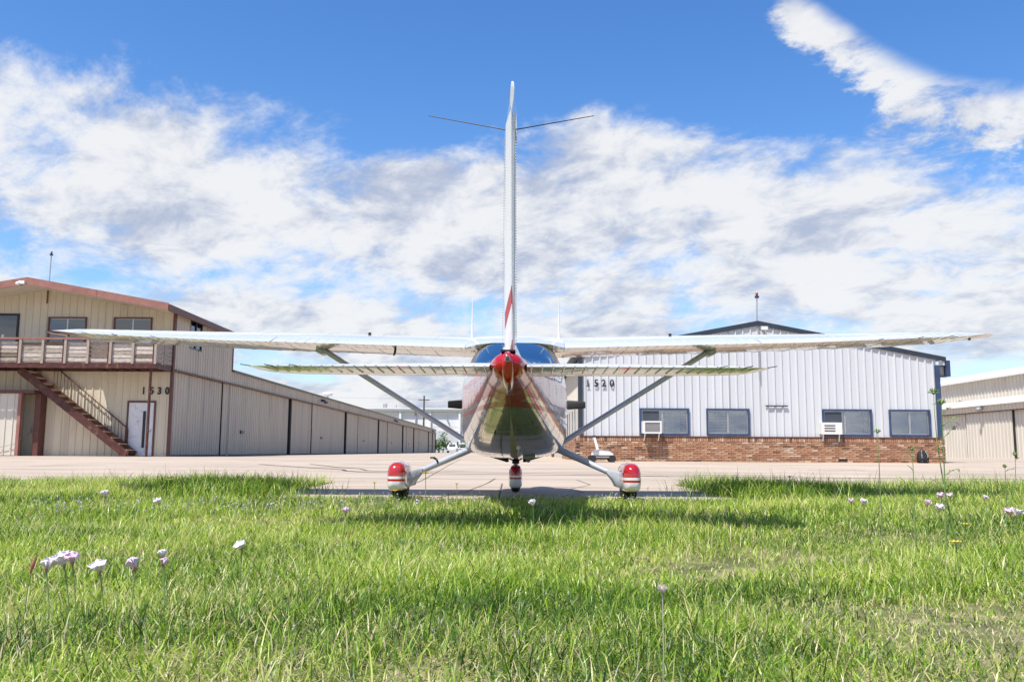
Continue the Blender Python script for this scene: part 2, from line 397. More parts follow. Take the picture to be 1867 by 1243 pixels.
def strip(name, pts, wd, dz=.005, mt='tar'):
    m = MB()
    for (a, b) in zip(pts, pts[1:]):
        a = Vector((*a, 0)); b = Vector((*b, 0)); d = (b-a).normalized(); s = Vector((-d.y, d.x, 0))*wd/2
        q = [a-s, a+s, b+s, b-s]; m.quad(*[(p.x, p.y, gz(p.y)+dz) for p in q])
    return m.build(name, M[mt], apron, recalc=False)
strip('crack', [(-1.0, 10.55), (-.87, 10.6), (-.78, 11.3), (-.62, 12.2), (-.55, 13.2), (-.42, 14.6), (-.3, 16.6)], .018)
strip('tyre_mark', [(-6.4, 22.5), (-4.6, 20.6), (-3.8, 20.0), (-3.6, 19.3), (-3.2, 18.9), (-1.0, 18.3), (4, 17.7), (12, 17.2)], .10)
strip('tyre_mark', [(-5.2, 22.9), (-4.2, 21.2), (-3.45, 20.3), (-3.2, 19.6), (-2.4, 19.2), (0, 18.8), (6, 18.3)], .07)
strip('crack', [(3.5, 14.4), (4.6, 14.9), (6.6, 15.0), (9.0, 15.7), (13, 15.6)], .03)
strip('joint_seal', [(-20, 16.35), (-2, 16.4), (9, 16.3), (24, 16.4)], .03)
strip('joint_seal', [(-24, 19.3), (-2, 19.4), (14, 19.3), (28, 19.4)], .035)
strip('joint_seal', [(-2.95, 13.55), (2.7, 13.6)], .022)
strip('crack', [(.9, 10.6), (.7, 11.3), (1.0, 12.2), (.85, 13.1), (1.3, 14.6), (1.2, 16.3)], .014)
strip('crack', [(-9, 15.2), (-6.6, 15.0), (-5.0, 15.5), (-2.5, 15.3)], .03)

# ================================================================ LEFT OFFICE BUILDING (two storeys, number on the wall)
LB = thing('office_building', 'tan ribbed metal two storey building with brown roof edge and outside stair', 'building', (-18.3, 34, .29))
AX, EX, GB = -18.36, -13.2, .29
def ltop(x): return 6.80-.1785*abs(x-AX)
LX0 = -23.5
opens = [(-20.35, -19.28, 3.62, 5.80), (-18.08, -16.69, 4.62, 5.62), (-15.52, -14.13, 4.62, 5.62), (-14.80, -13.80, GB, 2.35), (LX0, -19.3, GB, 2.62)]
sh = lambda o: [(a-LX0, b-LX0, c, d) for a, b, c, d in o]
ribbed(LB, 'wall_panel', M['tan_siding'], (LX0, 34, 0), (1, 0, 0), (0, -1, 0), 0, EX-LX0, GB, lambda s: ltop(LX0+s)-.02, opens=sh(opens))
# side wall above the first hangar doors
ribbed(LB, 'wall_panel', M['grey_siding'], (EX, 34, 0), (0, 1, 0), (1, 0, 0), 0, 7.2, 3.66, 5.93, pitch=.29, opens=[(1.65, 2.95, 4.72, 6.0-.12)])
m = MB(); m.quad((LX0, 41.2, GB), (EX, 41.2, GB), (EX, 41.2, 5.9), (LX0, 41.2, 5.9)); m.quad((LX0, 34, GB), (LX0, 41.2, GB), (LX0, 41.2, 5.9), (LX0, 34, 5.9)); m.add([(LX0, 41.2, 5.9), (EX, 41.2, 5.9), (AX, 41.2, 6.8)], [(0, 1, 2)]); m.build('back_wall', M['tan_siding'], LB, recalc=False)
m = MB(); m.box(EX-.05, EX+.045, 33.955, 34.0+.02, GB, 5.9); m.box(EX+.002, EX+.05, 34.02, 34.12, GB, 5.9); m.build('corner_trim', M['brown_trim'], LB)
m = MB(); m.box(EX-.02, EX+.05, 41.15, 41.26, 4.2, 5.95); m.build('end_trim', M['brown_trim'], LB)
# roof: two slopes, ribbed edge, fascia, soffit
def slope(m, x0, x1, y0, y1, dz, th):
    a, b = ltop(x0)+dz, ltop(x1)+dz
    m.loft([[(x0, y0, a), (x0, y0, a+th), (x1, y0, b+th), (x1, y0, b)], [(x0, y1, a), (x0, y1, a+th), (x1, y1, b+th), (x1, y1, b)]])
m = MB(); slope(m, AX, EX+.22, 32.72, 41.3, .04, .10); slope(m, LX0-.2, AX, 32.72, 41.3, .04, .10); 
for k in range(34):
    y = 32.9+k*.25
    for xa, xb in ((AX, EX+.27),): m.bar((xa, y, ltop(xa)+.15), (xb, y, ltop(xb)+.15), .05, .035)
m.build('roof', M['roof_metal'], LB)
for xa, xb in ((AX, -15.7), (-15.69, EX+.24), (LX0-.2, AX)):
    m = MB(); m.loft([[(x, y, ltop(x)+z) for y, z in ((32.66, -.07), (32.66, .20), (32.715, .20), (32.715, -.07))] for x in (xa, xb)]); m.build('fascia', M['rust_trim'], LB)
m = MB(); m.box(EX+.23, EX+.30, 32.7, 41.3, 5.74, 5.99); m.build('gutter', M['brown_trim'], LB)
ribn = [(AX, EX+.2), (LX0, AX)]
for xa, xb in ribn:
    m = MB()
    for k in range(5):
        y0, y1 = 32.72+k*.256, 32.72+k*.256+.25
        m.loft([[(xa, y0, ltop(xa)-.055), (xa, y1, ltop(xa)-.055), (xa, y1, ltop(xa)-.025), (xa, y0, ltop(xa)-.025)], [(xb, y0, ltop(xb)-.055), (xb, y1, ltop(xb)-.055), (xb, y1, ltop(xb)-.025), (xb, y0, ltop(xb)-.025)]])
    m.build('soffit', M['cream_siding'], LB)

def window(parent, x0, x1, z0, z1, y, frame='dark_trim', split=.5, blinds=None, glass='window_glass', depth=.28, sash='galv', ny=-1):
    """sliding window in a wall facing -Y at y: frame, two panes, mullion, blinds behind, dark recess"""
    fwd = y-.062; t = .055
    m = MB(); m.box(x0-t, x1+t, fwd, y+.05, z1, z1+t); m.box(x0-t, x1+t, fwd, y+.05, z0-t, z0); m.box(x0-t, x0, fwd, y+.05, z0, z1); m.box(x1, x1+t, fwd, y+.05, z0, z1)
    fr = m.build('window_frame', M[frame], parent)
    m = MB(); q = .028; xm = x0+(x1-x0)*split
    for a, b in ((x0, xm), (xm, x1)):
        m.box(a, b, y-.012, y+.02, z1-q, z1); m.box(a, b, y-.012, y+.02, z0, z0+q); m.box(a, a+q, y-.012, y+.02, z0+q, z1-q); m.box(b-q, b, y-.012, y+.02, z0+q, z1-q)
    m.build('sash', M[sash], fr)
    for a, b in ((x0, xm), (xm, x1)):
        m = MB(); m.box(a+q, b-q, y+.0, y+.006, z0+q, z1-q); m.build('pane', M[glass], fr)
    if blinds:
        m = MB()
        for a, b, sp in blinds:
            n = int((z1-z0)/sp)
            for k in range(n):
                zc = z0+(k+.5)*(z1-z0)/n; m.bar((a, y+.09, zc), (b, y+.09, zc), .045, .003, (0, -.80, .60))
        for a, b, sp in blinds:
            for f in (.12, .5, .88): m.box(a+(b-a)*f-.004, a+(b-a)*f+.004, y+.06, y+.064, z0, z1)
        o = m.build('blind', M['blind'], fr); o['kind'] = 'stuff'
    m = MB(); d = y+depth
    m.quad((x0, d, z0), (x1, d, z0), (x1, d, z1), (x0, d, z1)); m.quad((x0, y+.05, z0), (x0, d, z0), (x0, d, z1), (x0, y+.05, z1)); m.quad((x1, y+.05, z0), (x1, d, z0), (x1, d, z1), (x1, y+.05, z1))
    m.quad((x0, y+.05, z0), (x1, y+.05, z0), (x1, d, z0), (x0, d, z0)); m.quad((x0, y+.05, z1), (x1, y+.05, z1), (x1, d, z1), (x0, d, z1))
    m.build('recess', M['dark_inside'], fr, recalc=False)
    return fr
window(LB, -18.08, -16.69, 4.62, 5.62, 34, frame='brown_trim', glass='dark_glass', blinds=None)
window(LB, -15.52, -14.13, 4.62, 5.62, 34, frame='brown_trim', glass='dark_glass')
# balcony door (dark glass)
m = MB(); m.box(-20.35, -19.28, 33.95, 34.04, 5.72, 5.80); m.box(-20.35, -20.27, 33.95, 34.04, 3.62, 5.72); m.box(-19.36, -19.28, 33.95, 34.04, 3.62, 5.72); d0 = m.build('balcony_door', M['black'], LB)
m = MB(); m.box(-20.27, -19.36, 33.99, 34.0, 3.62, 5.72); m.build('pane', M['dark_glass'], d0)
m = MB(); m.box(-20.27, -19.36, 34.2, 34.25, 3.62, 5.72); m.build('recess', M['dark_inside'], d0)
m = MB(); m.box(-19.93, -19.83, 33.975, 33.985, 4.85, 4.97); m.build('notice', M['white_paint'], d0)
# side window
m = MB(); xs = EX+.045; y0, y1, z0, z1 = 35.65, 36.95, 4.72, 5.88
for a in ((y0-.05, y0, z0-.05, z1+.05), (y1, y1+.05, z0-.05, z1+.05), (y0, y1, z1, z1+.05), (y0, y1, z0-.05, z0), ((y0+y1)/2-.03, (y0+y1)/2+.03, z0, z1)): m.box(EX-.04, xs, *a)
fr = m.build('window_frame', M['dark_trim'], LB)
m = MB(); m.box(EX-.01, EX, y0, (y0+y1)/2-.03, z0, z1); m.build('pane', M['dark_glass'], fr)
m = MB(); m.box(EX-.01, EX, (y0+y1)/2+.03, y1, z0, z1); m.build('pane', M['dark_glass'], fr)
m = MB(); m.box(EX-.30, EX-.27, y0, y1, z0, z1); m.build('recess', M['dark_inside'], fr)
# ground door with patchy paint, black lock bar
M['patchy_door'] = mat('patchy_door', (.70, .71, .73), .5, .05, dirt=(.36, .37, .42, .85), dscale=4.5)
m = MB(); m.box(-14.85, -14.79, 33.95, 34.05, GB, 2.35); m.box(-13.81, -13.75, 33.95, 34.05, GB, 2.35); m.box(-14.85, -13.75, 33.95, 34.05, 2.352, 2.42); fr = m.build('door_frame', M['brown_trim'], LB)
m = MB(); m.box(-14.79, -13.81, 33.985, 34.03, GB+.02, 2.345); dr = m.build('door', M['patchy_door'], LB)
m = MB(); m.box(-14.21, -14.12, 33.94, 33.984, .62, 2.02); m.build('lock_bar', M['black'], dr)
m = MB(); m.tube([(-13.93, 33.985, 1.25), (-13.93, 33.93, 1.25)], .035, 8); m.build('door_knob', M['galv'], dr, True)
# hangar door at the far left with header rail, brown jambs
m = MB(); m.box(LX0, -18.02, 33.12, 33.98, 2.64, 2.76); m.build('door_rail', M['brown_trim'], LB)
ribbed(LB, 'hangar_door', M['cream_siding'], (LX0, 33.2, 0), (1, 0, 0), (0, -1, 0), 0, -18.62-LX0, GB+.02, 2.63, opens=())
m = MB(); m.box(-18.62, -18.50, 33.14, 33.28, GB, 2.635); m.build('door_jamb', M['rust_trim'], LB)
m = MB(); m.box(-18.2, -17.98, 33.55, 33.98, GB, 2.64); m.build('door_jamb', M['brown_trim'], LB)
m = MB(); m.box(-18.46, -18.34, 33.86, 33.97, 1.18, 1.36); m.tube([(-18.42, 33.85, 1.2), (-18.48, 33.3, .98), (-18.66, 33.12, .72), (-19.2, 33.12, .60), (-20.2, 33.12, .66)], .012, 6); m.build('outlet_box', M['plastic_grey'], LB)
# house number
for ch, x in (('1', -14.33), ('5', -14.02), ('3', -13.72), ('0', -13.42)):
    me = text_mesh(ch, .38, .012, .011); me.materials.append(M['number_black'])
    o = instance('number_digit', me, LB, (x, 33.955, 2.68), (R(90), 0, 0), (.86, 1, 1))
# security light under the gable
m = MB(); m.box(-18.62, -18.40, 32.55, 32.66, 6.72, 6.84); m.sphere((-18.62, 32.52, 6.72), .08, .08, .07); m.build('security_light', M['white_paint'], LB, True)
m = MB(); m.box(-18.25, -18.20, 33.93, 33.965, 6.2, 6.78); m.build('conduit', M['brown_trim'], LB)

# ---- balcony
BK = thing('balcony', 'weathered plank balcony on red steel along the tan building upper floor', 'balcony', (-16, 33.4, 3.6))
BY0, BY1, BX1, BX0 = 32.42, 33.93, -13.20, -22.2
m = MB(); m.box(BX0, BX1, BY0, BY0+.06, 3.54, 3.74); m.box(BX1-.06, BX1, BY0+.062, BY1, 3.54, 3.74); m.box(BX0, BX1, BY1-.05, BY1, 3.54, 3.66); m.build('edge_beam', M['red_steel'], BK)
k = 0; y = BY0+.07
HX0, HX1 = -18.5, -16.15
while y < BY1-.13:
    for a, b in (((BX0, BX1-.07),) if (y < 32.95 or y > 33.58) else ((BX0, HX0), (HX1, BX1-.07))):
        m = MB(); m.box(a, b, y, y+.135, 3.745, 3.785); m.build('plank', M['weathered_wood'], BK)
    y += .142
x = BX0+.4
while x < BX1-.1:
    if not (HX0-.05 < x < HX1+.05):
        m = MB(); m.box(x, x+.05, BY0+.062, BY1-.052, 3.56, 3.74); m.build('joist', M['red_steel'], BK)
    x += .43
m = MB(); m.box(BX0, BX1+.03, BY0-.03, BY0+.10, 4.60, 4.665); m.box(BX1-.1, BX1+.03, BY0+.102, BY1, 4.60, 4.665); m.build('top_rail', M['rust_trim'], BK)
posts = [BX1-.09-.840*i for i in range(11)]
for i, x in enumerate(posts):
    m = MB(); m.box(x, x+.09, BY0-.02, BY0+.07, 3.70, 4.598); m.build('rail_post', M['weathered_post'], BK)
    if i % 2 == 0:
        m = MB(); m.box(x-.062, x-.004, BY0+.005, BY0+.06, 3.745, 4.598); m.build('steel_post', M['red_steel'], BK)
for i in range(10):
    xa, xb = posts[i+1]+.095, posts[i]-.008
    z = 3.79
    for j in range(5):
        h = random.uniform(.100, .132); a = random.uniform(-.006, .006)
        if z+h > 4.59: break
        m = MB(); m.bar((xa, BY0+.075+a, z+h/2+random.uniform(-.006, .006)), (xb, BY0+.075+a, z+h/2+random.uniform(-.006, .006)), .022, h); m.build('rail_plank', M[random.choice(['weathered_wood', 'wood_pale', 'wood_pale', 'wood_dark', 'weathered_wood'])], BK)
        z += h+random.uniform(.020, .045)
for ya, yb in ((BY0+.1, 33.13), (33.22, BY1)):
    for j in range(5):
        z = 3.79+j*.162
        m = MB(); m.box(BX1-.035, BX1-.012, ya, yb, z, z+.135); m.build('rail_plank', M['weathered_wood'], BK)
m = MB(); m.box(BX1-.07, BX1+.01, 33.135, 33.215, 3.745, 4.598); m.build('rail_post', M['weathered_post'], BK)
m = MB(); m.tube([(-13.42, 32.52, gz(33)-.01), (-13.42, 32.52, 3.56)], .052, 10); m.build('support_post', M['red_steel'], BK, True)
m = MB(); m.tube([(-21.6, 32.98, gz(33)-.01), (-21.6, 32.98, 3.56)], .052, 10); m.build('support_post', M['red_steel'], BK, True)

# ---- stair
ST = thing('outside_stair', 'red steel stair with wooden treads rising to the plank balcony', 'stairs', (-14.5, 33.4, .29))
SX0, SZ0, SX1, SZ1 = -18.62, 3.56, -14.40, .40
for nm, yy in (('stringer', 33.10), ('stringer', 33.84)):
    m = MB(); m.bar((SX0, yy, SZ0-.04), (SX1, yy, SZ1-.06), .05, .28); m.build(nm, M['red_steel'], ST)
nst = 14
for i in range(nst):
    f = (i+.6)/nst; x = SX0+(SX1-SX0)*f; z = SZ0+(SZ1-SZ0)*f+.02
    m = MB(); m.box(x-.14, x+.13, 33.13, 33.81, z, z+.045); m.build('tread', M['tread_wood'], ST)
ry = 33.86
m = MB(); m.tube([(-18.3, ry, 4.25), (-17.55, ry, 3.62), (-14.75, ry, 1.36), (-14.72, ry, 1.30), (-14.72, ry, .30)], .024, 8); m.build('handrail', M['red_steel'], ST, True)
for i in range(22):
    x = -17.7+i*.137; zt = 3.74-(x+17.7)*.807; zb = SZ0+(SZ1-SZ0)*(x-SX0)/(SX1-SX0)+.08
    m = MB(); m.tube([(x, ry, zb), (x, ry, zt)], .011, 5); m.build('baluster', M['red_steel'], ST)

# ---- obstruction light pole on left roof
def beacon(x, y, z0, z1, label, r=.025):
    o = thing('beacon_pole', label, 'warning light', (x, y, z0), 'red warning lights on thin roof poles')
    m = MB(); m.tube([(x, y, z0), (x+.02, y, z1-.16)], r, 8); m.build('pole', M['galv'], o, True)
    m = MB(); m.tube([(x+.02, y, z1-.18), (x+.02, y, z1-.12)], .07, 10); m.build('lamp_base', M['dark_trim'], o, True)
    m = MB(); m.sphere((x+.02, y, z1-.06), .045, .045, .065); m.build('lamp_lens', M['red_lens'], o, True)
beacon(-19.85, 37, 6.5, 8.98, 'thin pole with small red lamp on the brown edged left roof')

# ================================================================ HANGAR ROW receding on the left
HR = thing('hangar_row', 'long low grey ribbed metal hangar row receding behind the tan building', 'hangar', (-13.3, 94, .29))
HXd = -13.34
def hx(y): return -13.22-.0
yb = [34.14, 52.7, 70.5, 87.9, 107.7, 119.8, 141, 148, 154]
ribbed(HR, 'header_panel', M['grey_siding'], (-13.22, 0, 0), (0, 1, 0), (1, 0, 0), 41.27, 154, 3.66, 4.22, pitch=.305, panel=9.5)
m = MB(); m.box(-13.30, -13.13, 34.14, 154, 3.60, 3.66); m.build('door_track', M['brown_trim'], HR)
m = MB(); m.box(-13.30, -13.10, 41.27, 154.1, 4.22, 4.30); m.build('roof_edge', M['dark_trim'], HR)
for i in range(len(yb)-1):
    a, b = yb[i]+.14, yb[i+1]-.14
    nl = 3 if b-a > 9 else 1
    for k in range(nl):
        p, q = a+(b-a)*k/nl, a+(b-a)*(k+1)/nl-.05
        d = .05 if k == 1 else 0.
        ribbed(HR, 'hangar_door', M['grey_siding'], (HXd+d, 0, 0), (0, 1, 0), (1, 0, 0), p, q, GB+.05, 3.6, pitch=.305, rh=.03, split=False)
    m = MB(); m.box(HXd+.05, HXd+.12, (a+b)/2-.25, (a+b)/2+.25, 1.35, 1.5); m.build('door_handle', M['dark_trim'], HR)
    m = MB(); m.box(-13.42, -13.20, yb[i+1]-.13, yb[i+1]+.13, GB, 3.6); m.build('door_post', M['gap_black'], HR)
m = MB(); m.box(-13.62, -13.52, 34.2, 154, GB-.03, 3.62); m.build('dark_interior', M['gap_black'], HR)
m = MB(); m.box(-13.5, -13.3, 34.14, 154, GB-.02, GB+.045); m.build('floor_track', M['gap_black'], HR)
m = MB(); m.loft([[(-13.3, y, 4.26), (-20, y, 4.9), (-26, y, 4.26), (-26, y, .2), (-13.7, y, .2)] for y in (41.5, 154)]); m.build('roof', M['roof_metal'], HR)
for y, z in ((60.9, 3.98), (99., 3.95), (146, 3.9)):
    m = MB(); m.box(-13.2, -12.9, y-.1, y+.1, z-.08, z+.08); m.box(-13.0, -12.74, y-.16, y+.16, z-.2, z-.04); m.build('wall_light', M['dark_trim'], HR)

# ================================================================ RIGHT BUILDING (brick base, white ribs)
RB = thing('workshop_building', 'white ribbed metal building on a brick base with four windows', 'building', (7.63, 27, .29))
RX0, RX1, RY = 2.14, 13.10, 27.
RAX = 7.63
def rtop(x): return 4.56-.190*abs(x-RAX)
WIN = [(3.99, 5.39), (6.02, 7.24), (9.59, 10.99), (11.62, 12.78)]; WZ = (1.13, 1.84)
ribbed(RB, 'wall_panel', M['white_siding'], (RX0, RY, 0), (1, 0, 0), (0, -1, 0), 0, RX1-RX0, 1.045, lambda s: rtop(RX0+s)-.05, pitch=.2335, rh=.037, panel=.934, flat=.03, base=.07,
       opens=[(a-RX0, b-RX0, *WZ) for a, b in WIN])
m = MB(); m.box(RX0-.06, RX1+.05, RY-.10, RY+.1, 1.012, 1.045); m.build('brick_flashing', M['brown_trim'], RB)
for i, (a, b) in enumerate(WIN):
    bl = {0: [(a+.55, a+.66, .075), (a+.72, b-.20, .052), (b-.18, b-.05, .08)], 1: [(a+.04, (a+b)/2-.04, .088), ((a+b)/2+.04, b-.04, .055)], 2: [(a+.55, a+.66, .075), (a+.72, b-.20, .05), (b-.17, b-.05, .075)], 3: [(a+.03, b-.03, .034)]}[i]
    fr = window(RB, a, b, WZ[0], WZ[1], RY, frame='blue_trim', split=(.5 if i in (1, 3) else .45), blinds=bl, depth=.4)
    if i in (0, 2):
        m = MB(); m.box(a+.03, a+.53, RY-.02, RY-.013, WZ[0]+.36, WZ[1]-.03); m.build('filler_panel', M['sheet_fill'], fr)
# corner trims
m = MB(); m.box(RX0-.10, RX0+.04, RY-.06, RY+.06, 1.05, rtop(RX0)-.06); m.build('corner_trim', M['dark_trim'], RB)
m = MB(); m.box(RX1-.05, RX1+.09, RY-.065, RY+.08, 1.05, 3.27); m.build('corner_trim', M['blue_trim'], RB)
# roof and eaves
m = MB()
for s in (-1, 1):
    xe = RAX+s*5.78
    m.loft([[(RAX, y, rtop(RAX)-.02), (RAX, y, rtop(RAX)+.06), (xe, y, rtop(xe)+.06), (xe, y, rtop(xe)-.02)] for y in (26.952, 62)])
m.build('roof', M['dark_trim'], RB)
m = MB()
for s in (-1, 1):
    xe = RAX+s*5.77
    m.loft([[(RAX, y, rtop(RAX)-.09), (RAX, y, rtop(RAX)-.022), (xe, y, rtop(xe)-.022), (xe, y, rtop(xe)-.09)] for y in (26.935, 26.958)])
m.build('rake_trim', M['dark_trim'], RB)
# side door-track box on the right
ribbed(RB, 'wall_panel', M['white_siding'], (RX1+.0, RY-.01, 0), (1, 0, 0), (0, -1, 0), .09, .30, 3.27, rtop(RX1+.2)-.09, pitch=.3, split=False)
m = MB(); m.box(RX1+.295, RX1+.42, RY-.06, RY+.3, 2.92, rtop(RX1+.4)-.03); m.build('corner_trim', M['blue_trim'], RB)
m = MB(); m.box(RX1+.09, RX1+.29, RY+.1, 40, 2.95, 3.26); m.build('track_cover', M['cream_siding'], RB)
m = MB(); m.box(RX1+.09, RX1+.294, RY-.03, RY+.09, 2.90, 2.95); m.box(RX1+.09, RX1+.294, RY-.03, RY+.09, 3.24, 3.268); m.build('track_edge', M['dark_trim'], RB)
m = MB(); m.quad((RX1, RY, .29), (RX1, 60, .29), (RX1, 60, 3.5), (RX1, RY, 3.5)); m.quad((RX0, 60, .29), (RX1, 60, .29), (RX1, 60, 3.5), (RX0, 60, 3.5)); m.build('side_wall', M['cream_siding'], RB, recalc=False)
# left side: cream doors
ribbed(RB, 'wall_panel', M['cream_siding'], (RX0, RY+.06, 0), (0, 1, 0), (-1, 0, 0), 0, 33, 2.2, 3.42, pitch=.3, panel=3.3)
for a, b in ((27.1, 28.6), (28.7, 31.3), (31.4, 34.2), (35.0, 39.2), (39.3, 43.8), (44.1, 52), (52.2, 60)):
    m = MB(); m.box(RX0-.02, RX0+.06, a, b, GB+.72 if b < 34.5 else GB, 2.2); m.build('hangar_door', M['cream_siding'], RB)
for y in (34.6, 44, 52.1):
    m = MB(); m.box(RX0-.14, RX0+.02, y-.16, y+.16, GB, 3.3); m.build('door_post', M['brown_trim'], RB)
for y in (29.4, 30.6, 32.2, 33.2):
    m = MB(); m.box(RX0-.035, RX0-.022, y-.09, y+.09, 1.1, 1.95); m.build('door_pane', M['dark_glass'], RB)
# bricks
m = MB(); m.box(RX0-.16, RX1+.12, RY-.055, RY+.10, .24, 1.008); m.build('mortar_bed', M['mortar'], RB)
BXa, BXb = RX0-.17, RX1+.13
bm_var = []
def brick_mesh(l, h, mm, nm):
    m = MB(); d = .028; e = .004
    m.loft([[(x, y, z) for x, z in ((-l/2+k, -h/2+k), (l/2-k, -h/2+k), (l/2-k, h/2-k), (-l/2+k, h/2-k))] for y, k in ((.02, 0), (-d+e, 0), (-d, e))], cap0=False)
    me = bpy.data.meshes.new(nm); me.from_pydata(m.v, [], m.f); me.materials.append(mm); return me
LEN, HT = .200, .0445; PITCHX, PITCHZ = .2105, .0552
st_m = [brick_mesh(LEN, HT, mm, 'brick') for mm in M['bricks']]
so_m = [brick_mesh(.0575, .118, mm, 'brick') for mm in M['bricks']]
cells = []
z = 1.008-.063
x = BXa+.034
while x < BXb-.03: cells.append((x, z, 1)); x += .0672
for r in range(11):
    zc = 1.008-.130-PITCHZ*(r+.5)
    x = BXa+PITCHX*(.5 if r % 2 == 0 else 1.0)
    while x < BXb-.09: cells.append((x, zc, 0)); x += PITCHX
wts = [34, 26, 16, 13, 4, 7]
solo = set(i for i, c in enumerate(cells) if c[2] == 0 and c[0] > 5.6)
solo = set(sorted(solo)[:300])
rest = MB()
for i, (x, z, s) in enumerate(cells):
    k = random.choices(range(6), wts)[0]; dy = random.uniform(-.004, .004)
    if i in solo:
        instance('brick', (so_m if s else st_m)[k], RB, (x, RY-.057+dy, z))
    else:
        me = (so_m if s else st_m)[k]
        rest.add([(v.co.x+x, v.co.y+RY-.057+dy, v.co.z+z) for v in me.vertices], [tuple(p.vertices) for p in me.polygons], k)
# return of the brick base along the left side
m2 = MB(); m2.box(RX0-.16, RX0-.06, RY+.102, 34.3, .24, 1.008); m2.build('mortar_bed', M['mortar'], RB)
for r in range(13):
    zc = 1.008-.02-PITCHZ*(r+.5); y = RY+.05+PITCHX*(.5 if r % 2 else 0)
    while y < 34.2:
        k = random.choices(range(6), wts)[0]; me = st_m[k]
        rest.add([(RX0-.163+v.co.y, y+v.co.x, v.co.z+zc) for v in me.vertices], [tuple(p.vertices) for p in me.polygons], k); y += PITCHX
o = rest.build('brick_courses', M['bricks'], RB, recalc=False); o['kind'] = 'stuff'
m = MB(); m.box(9.94, 10.22, RY-.098, RY-.05, .315, .375); m.build('crawl_vent', M['black'], RB)
m = MB()
for ch, x in (('1', 2.27), ('5', 2.53), ('2', 2.76), ('0', 3.01)):
    me = text_mesh(ch, .305, .008, .005); me.materials.append(M['number_black'])
    instance('number_digit', me, RB, (x, RY-.046, 2.55), (R(90), 0, 0), (.95, 1, 1))
m.box(2.285, 2.40, RY-.055, RY-.045, 2.55, 2.566); m.build('number_serif', M['number_black'], RB)
m = MB(); m.box(7.66, 7.90, RY-.22, RY-.12, 4.30, 4.43); m.box(7.74, 7.82, RY-.13, RY-.03, 4.36, 4.40); wl = m.build('security_light', M['galv'], RB)
m = MB(); m.box(7.685, 7.875, RY-.228, RY-.222, 4.315, 4.415); m.build('lens', M['white_paint'], wl)
m = MB(); m.tube([(7.64, RY-.06, 4.42), (7.64, RY-.06, 2.75)], .016, 6); m.build('conduit', M['galv'], RB)
m = MB(); m.box(7.79, 8.47, RY-.075, RY-.03, 1.965, 2.0); m.build('awning_rail', M['dark_trim'], RB)
beacon(7.70, 27.3, 4.6, 5.58, 'thin pole with small red lamp on the peak of the white building', .02)

# air conditioners
def aircon(x0, x1, z0, z1, pr, label, slots):
    o = thing('air_conditioner', label, 'air conditioner', ((x0+x1)/2, RY-pr, z0), 'window air conditioners of the white building')
    y0 = RY-pr
    m = MB(); m.box(x0, x1, y0+.03, RY+.10, z0, z1); m.build('case', M['ac_white'], o)
    m = MB(); t = .035
    m.box(x0-.012, x1+.012, y0, y0+.03, z1-t, z1+.012); m.box(x0-.012, x1+.012, y0, y0+.03, z0-.012, z0+t); m.box(x0-.012, x0+t+(.03 if not slots else .05), y0, y0+.03, z0+t, z1-t); m.box(x1-(t if not slots else .19), x1+.012, y0, y0+.03, z0+t, z1-t)
    m.build('front_frame', M['ac_white'], o)
    m = MB(); m.box(x0+.03, x1-.03, y0+.018, y0+.028, z0+.03, z1-.03); m.build('grille', M['ac_grille'], o)
    if slots:
        for k in range(4):
            zc = z0+.05+k*(z1-z0-.1)/3
            m = MB(); m.box(x0+.08, x1-.19, y0+.002, y0+.017, zc-.014, zc+.014); m.build('louvre', M['ac_white'], o)
    for x in (x0+.07, x1-.05):
        m = MB(); m.bar((x, y0+.08, z0-.004), (x, RY-.09, z0-.22), .035, .02, (0, 1, 1)); m.build('bracket', M['ac_white'], o)
aircon(3.97, 4.52, 1.125, 1.48, .40, 'white box air conditioner with plain grey grille in the first window', 0)
aircon(9.42, 10.03, 1.135, 1.47, .24, 'white air conditioner with three louvred slots in the third window', 1)

# ================================================================ RIGHT-HAND HANGAR
RH = thing('cream_hangar', 'cream ribbed hangar at far right with sliding doors and white canopy edge', 'hangar', (31, 55, .29))
X = 31.0
ribbed(RH, 'wall_panel', M['cream_siding'], (X, 0, 0), (0, 1, 0), (-1, 0, 0), 40, 75, 3.9, 5.42, pitch=.4, rh=.05, panel=5)
m = MB(); m.loft([[(X-.30, y, 5.36), (X-.30, y, 5.50), (X+8, y, 7.2), (X+8, y, 7.06)] for y in (39.5, 75.5)]); m.build('roof', M['white_paint'], RH)
m = MB(); m.loft([[(X-.60, y, 3.66), (X-.60, y, 3.76), (X-.01, y, 4.12), (X-.01, y, 4.0)] for y in (40, 75)]); m.build('canopy', M['white_paint'], RH)
ribbed(RH, 'header_panel', M['cream_siding'], (X-.36, 0, 0), (0, 1, 0), (-1, 0, 0), 40, 75, 3.28, 3.70, pitch=.4, rh=.04, panel=5)
m = MB(); m.box(X-.38, X-.3, 40, 75, 3.23, 3.29); m.build('door_track', M['brown_trim'], RH)
for (a, b) in ((40, 47.4), (47.5, 54.0), (54.1, 59.6), (59.7, 66), (66.1, 75)):
    d = -.10 if a in (54.1,) else 0
    ribbed(RH, 'hangar_door', M['cream_siding'], (X-.12+d, 0, 0), (0, 1, 0), (-1, 0, 0), a, b, GB, 3.26, pitch=.4, rh=.05, split=False)
    m = MB(); m.box(X-.2, X-.1, b, b+.1, GB, 3.26); m.build('door_gap', M['gap_black'], RH)
m = MB(); m.loft([[(X+.1, y, GB-.05), (X+15.6, y, GB-.05), (X+15.6, y, 5.3), (X+7.9, y, 6.98), (X+.1, y, 5.38)] for y in (40.02, 74.98)]); m.build('end_wall', M['cream_siding'], RH)
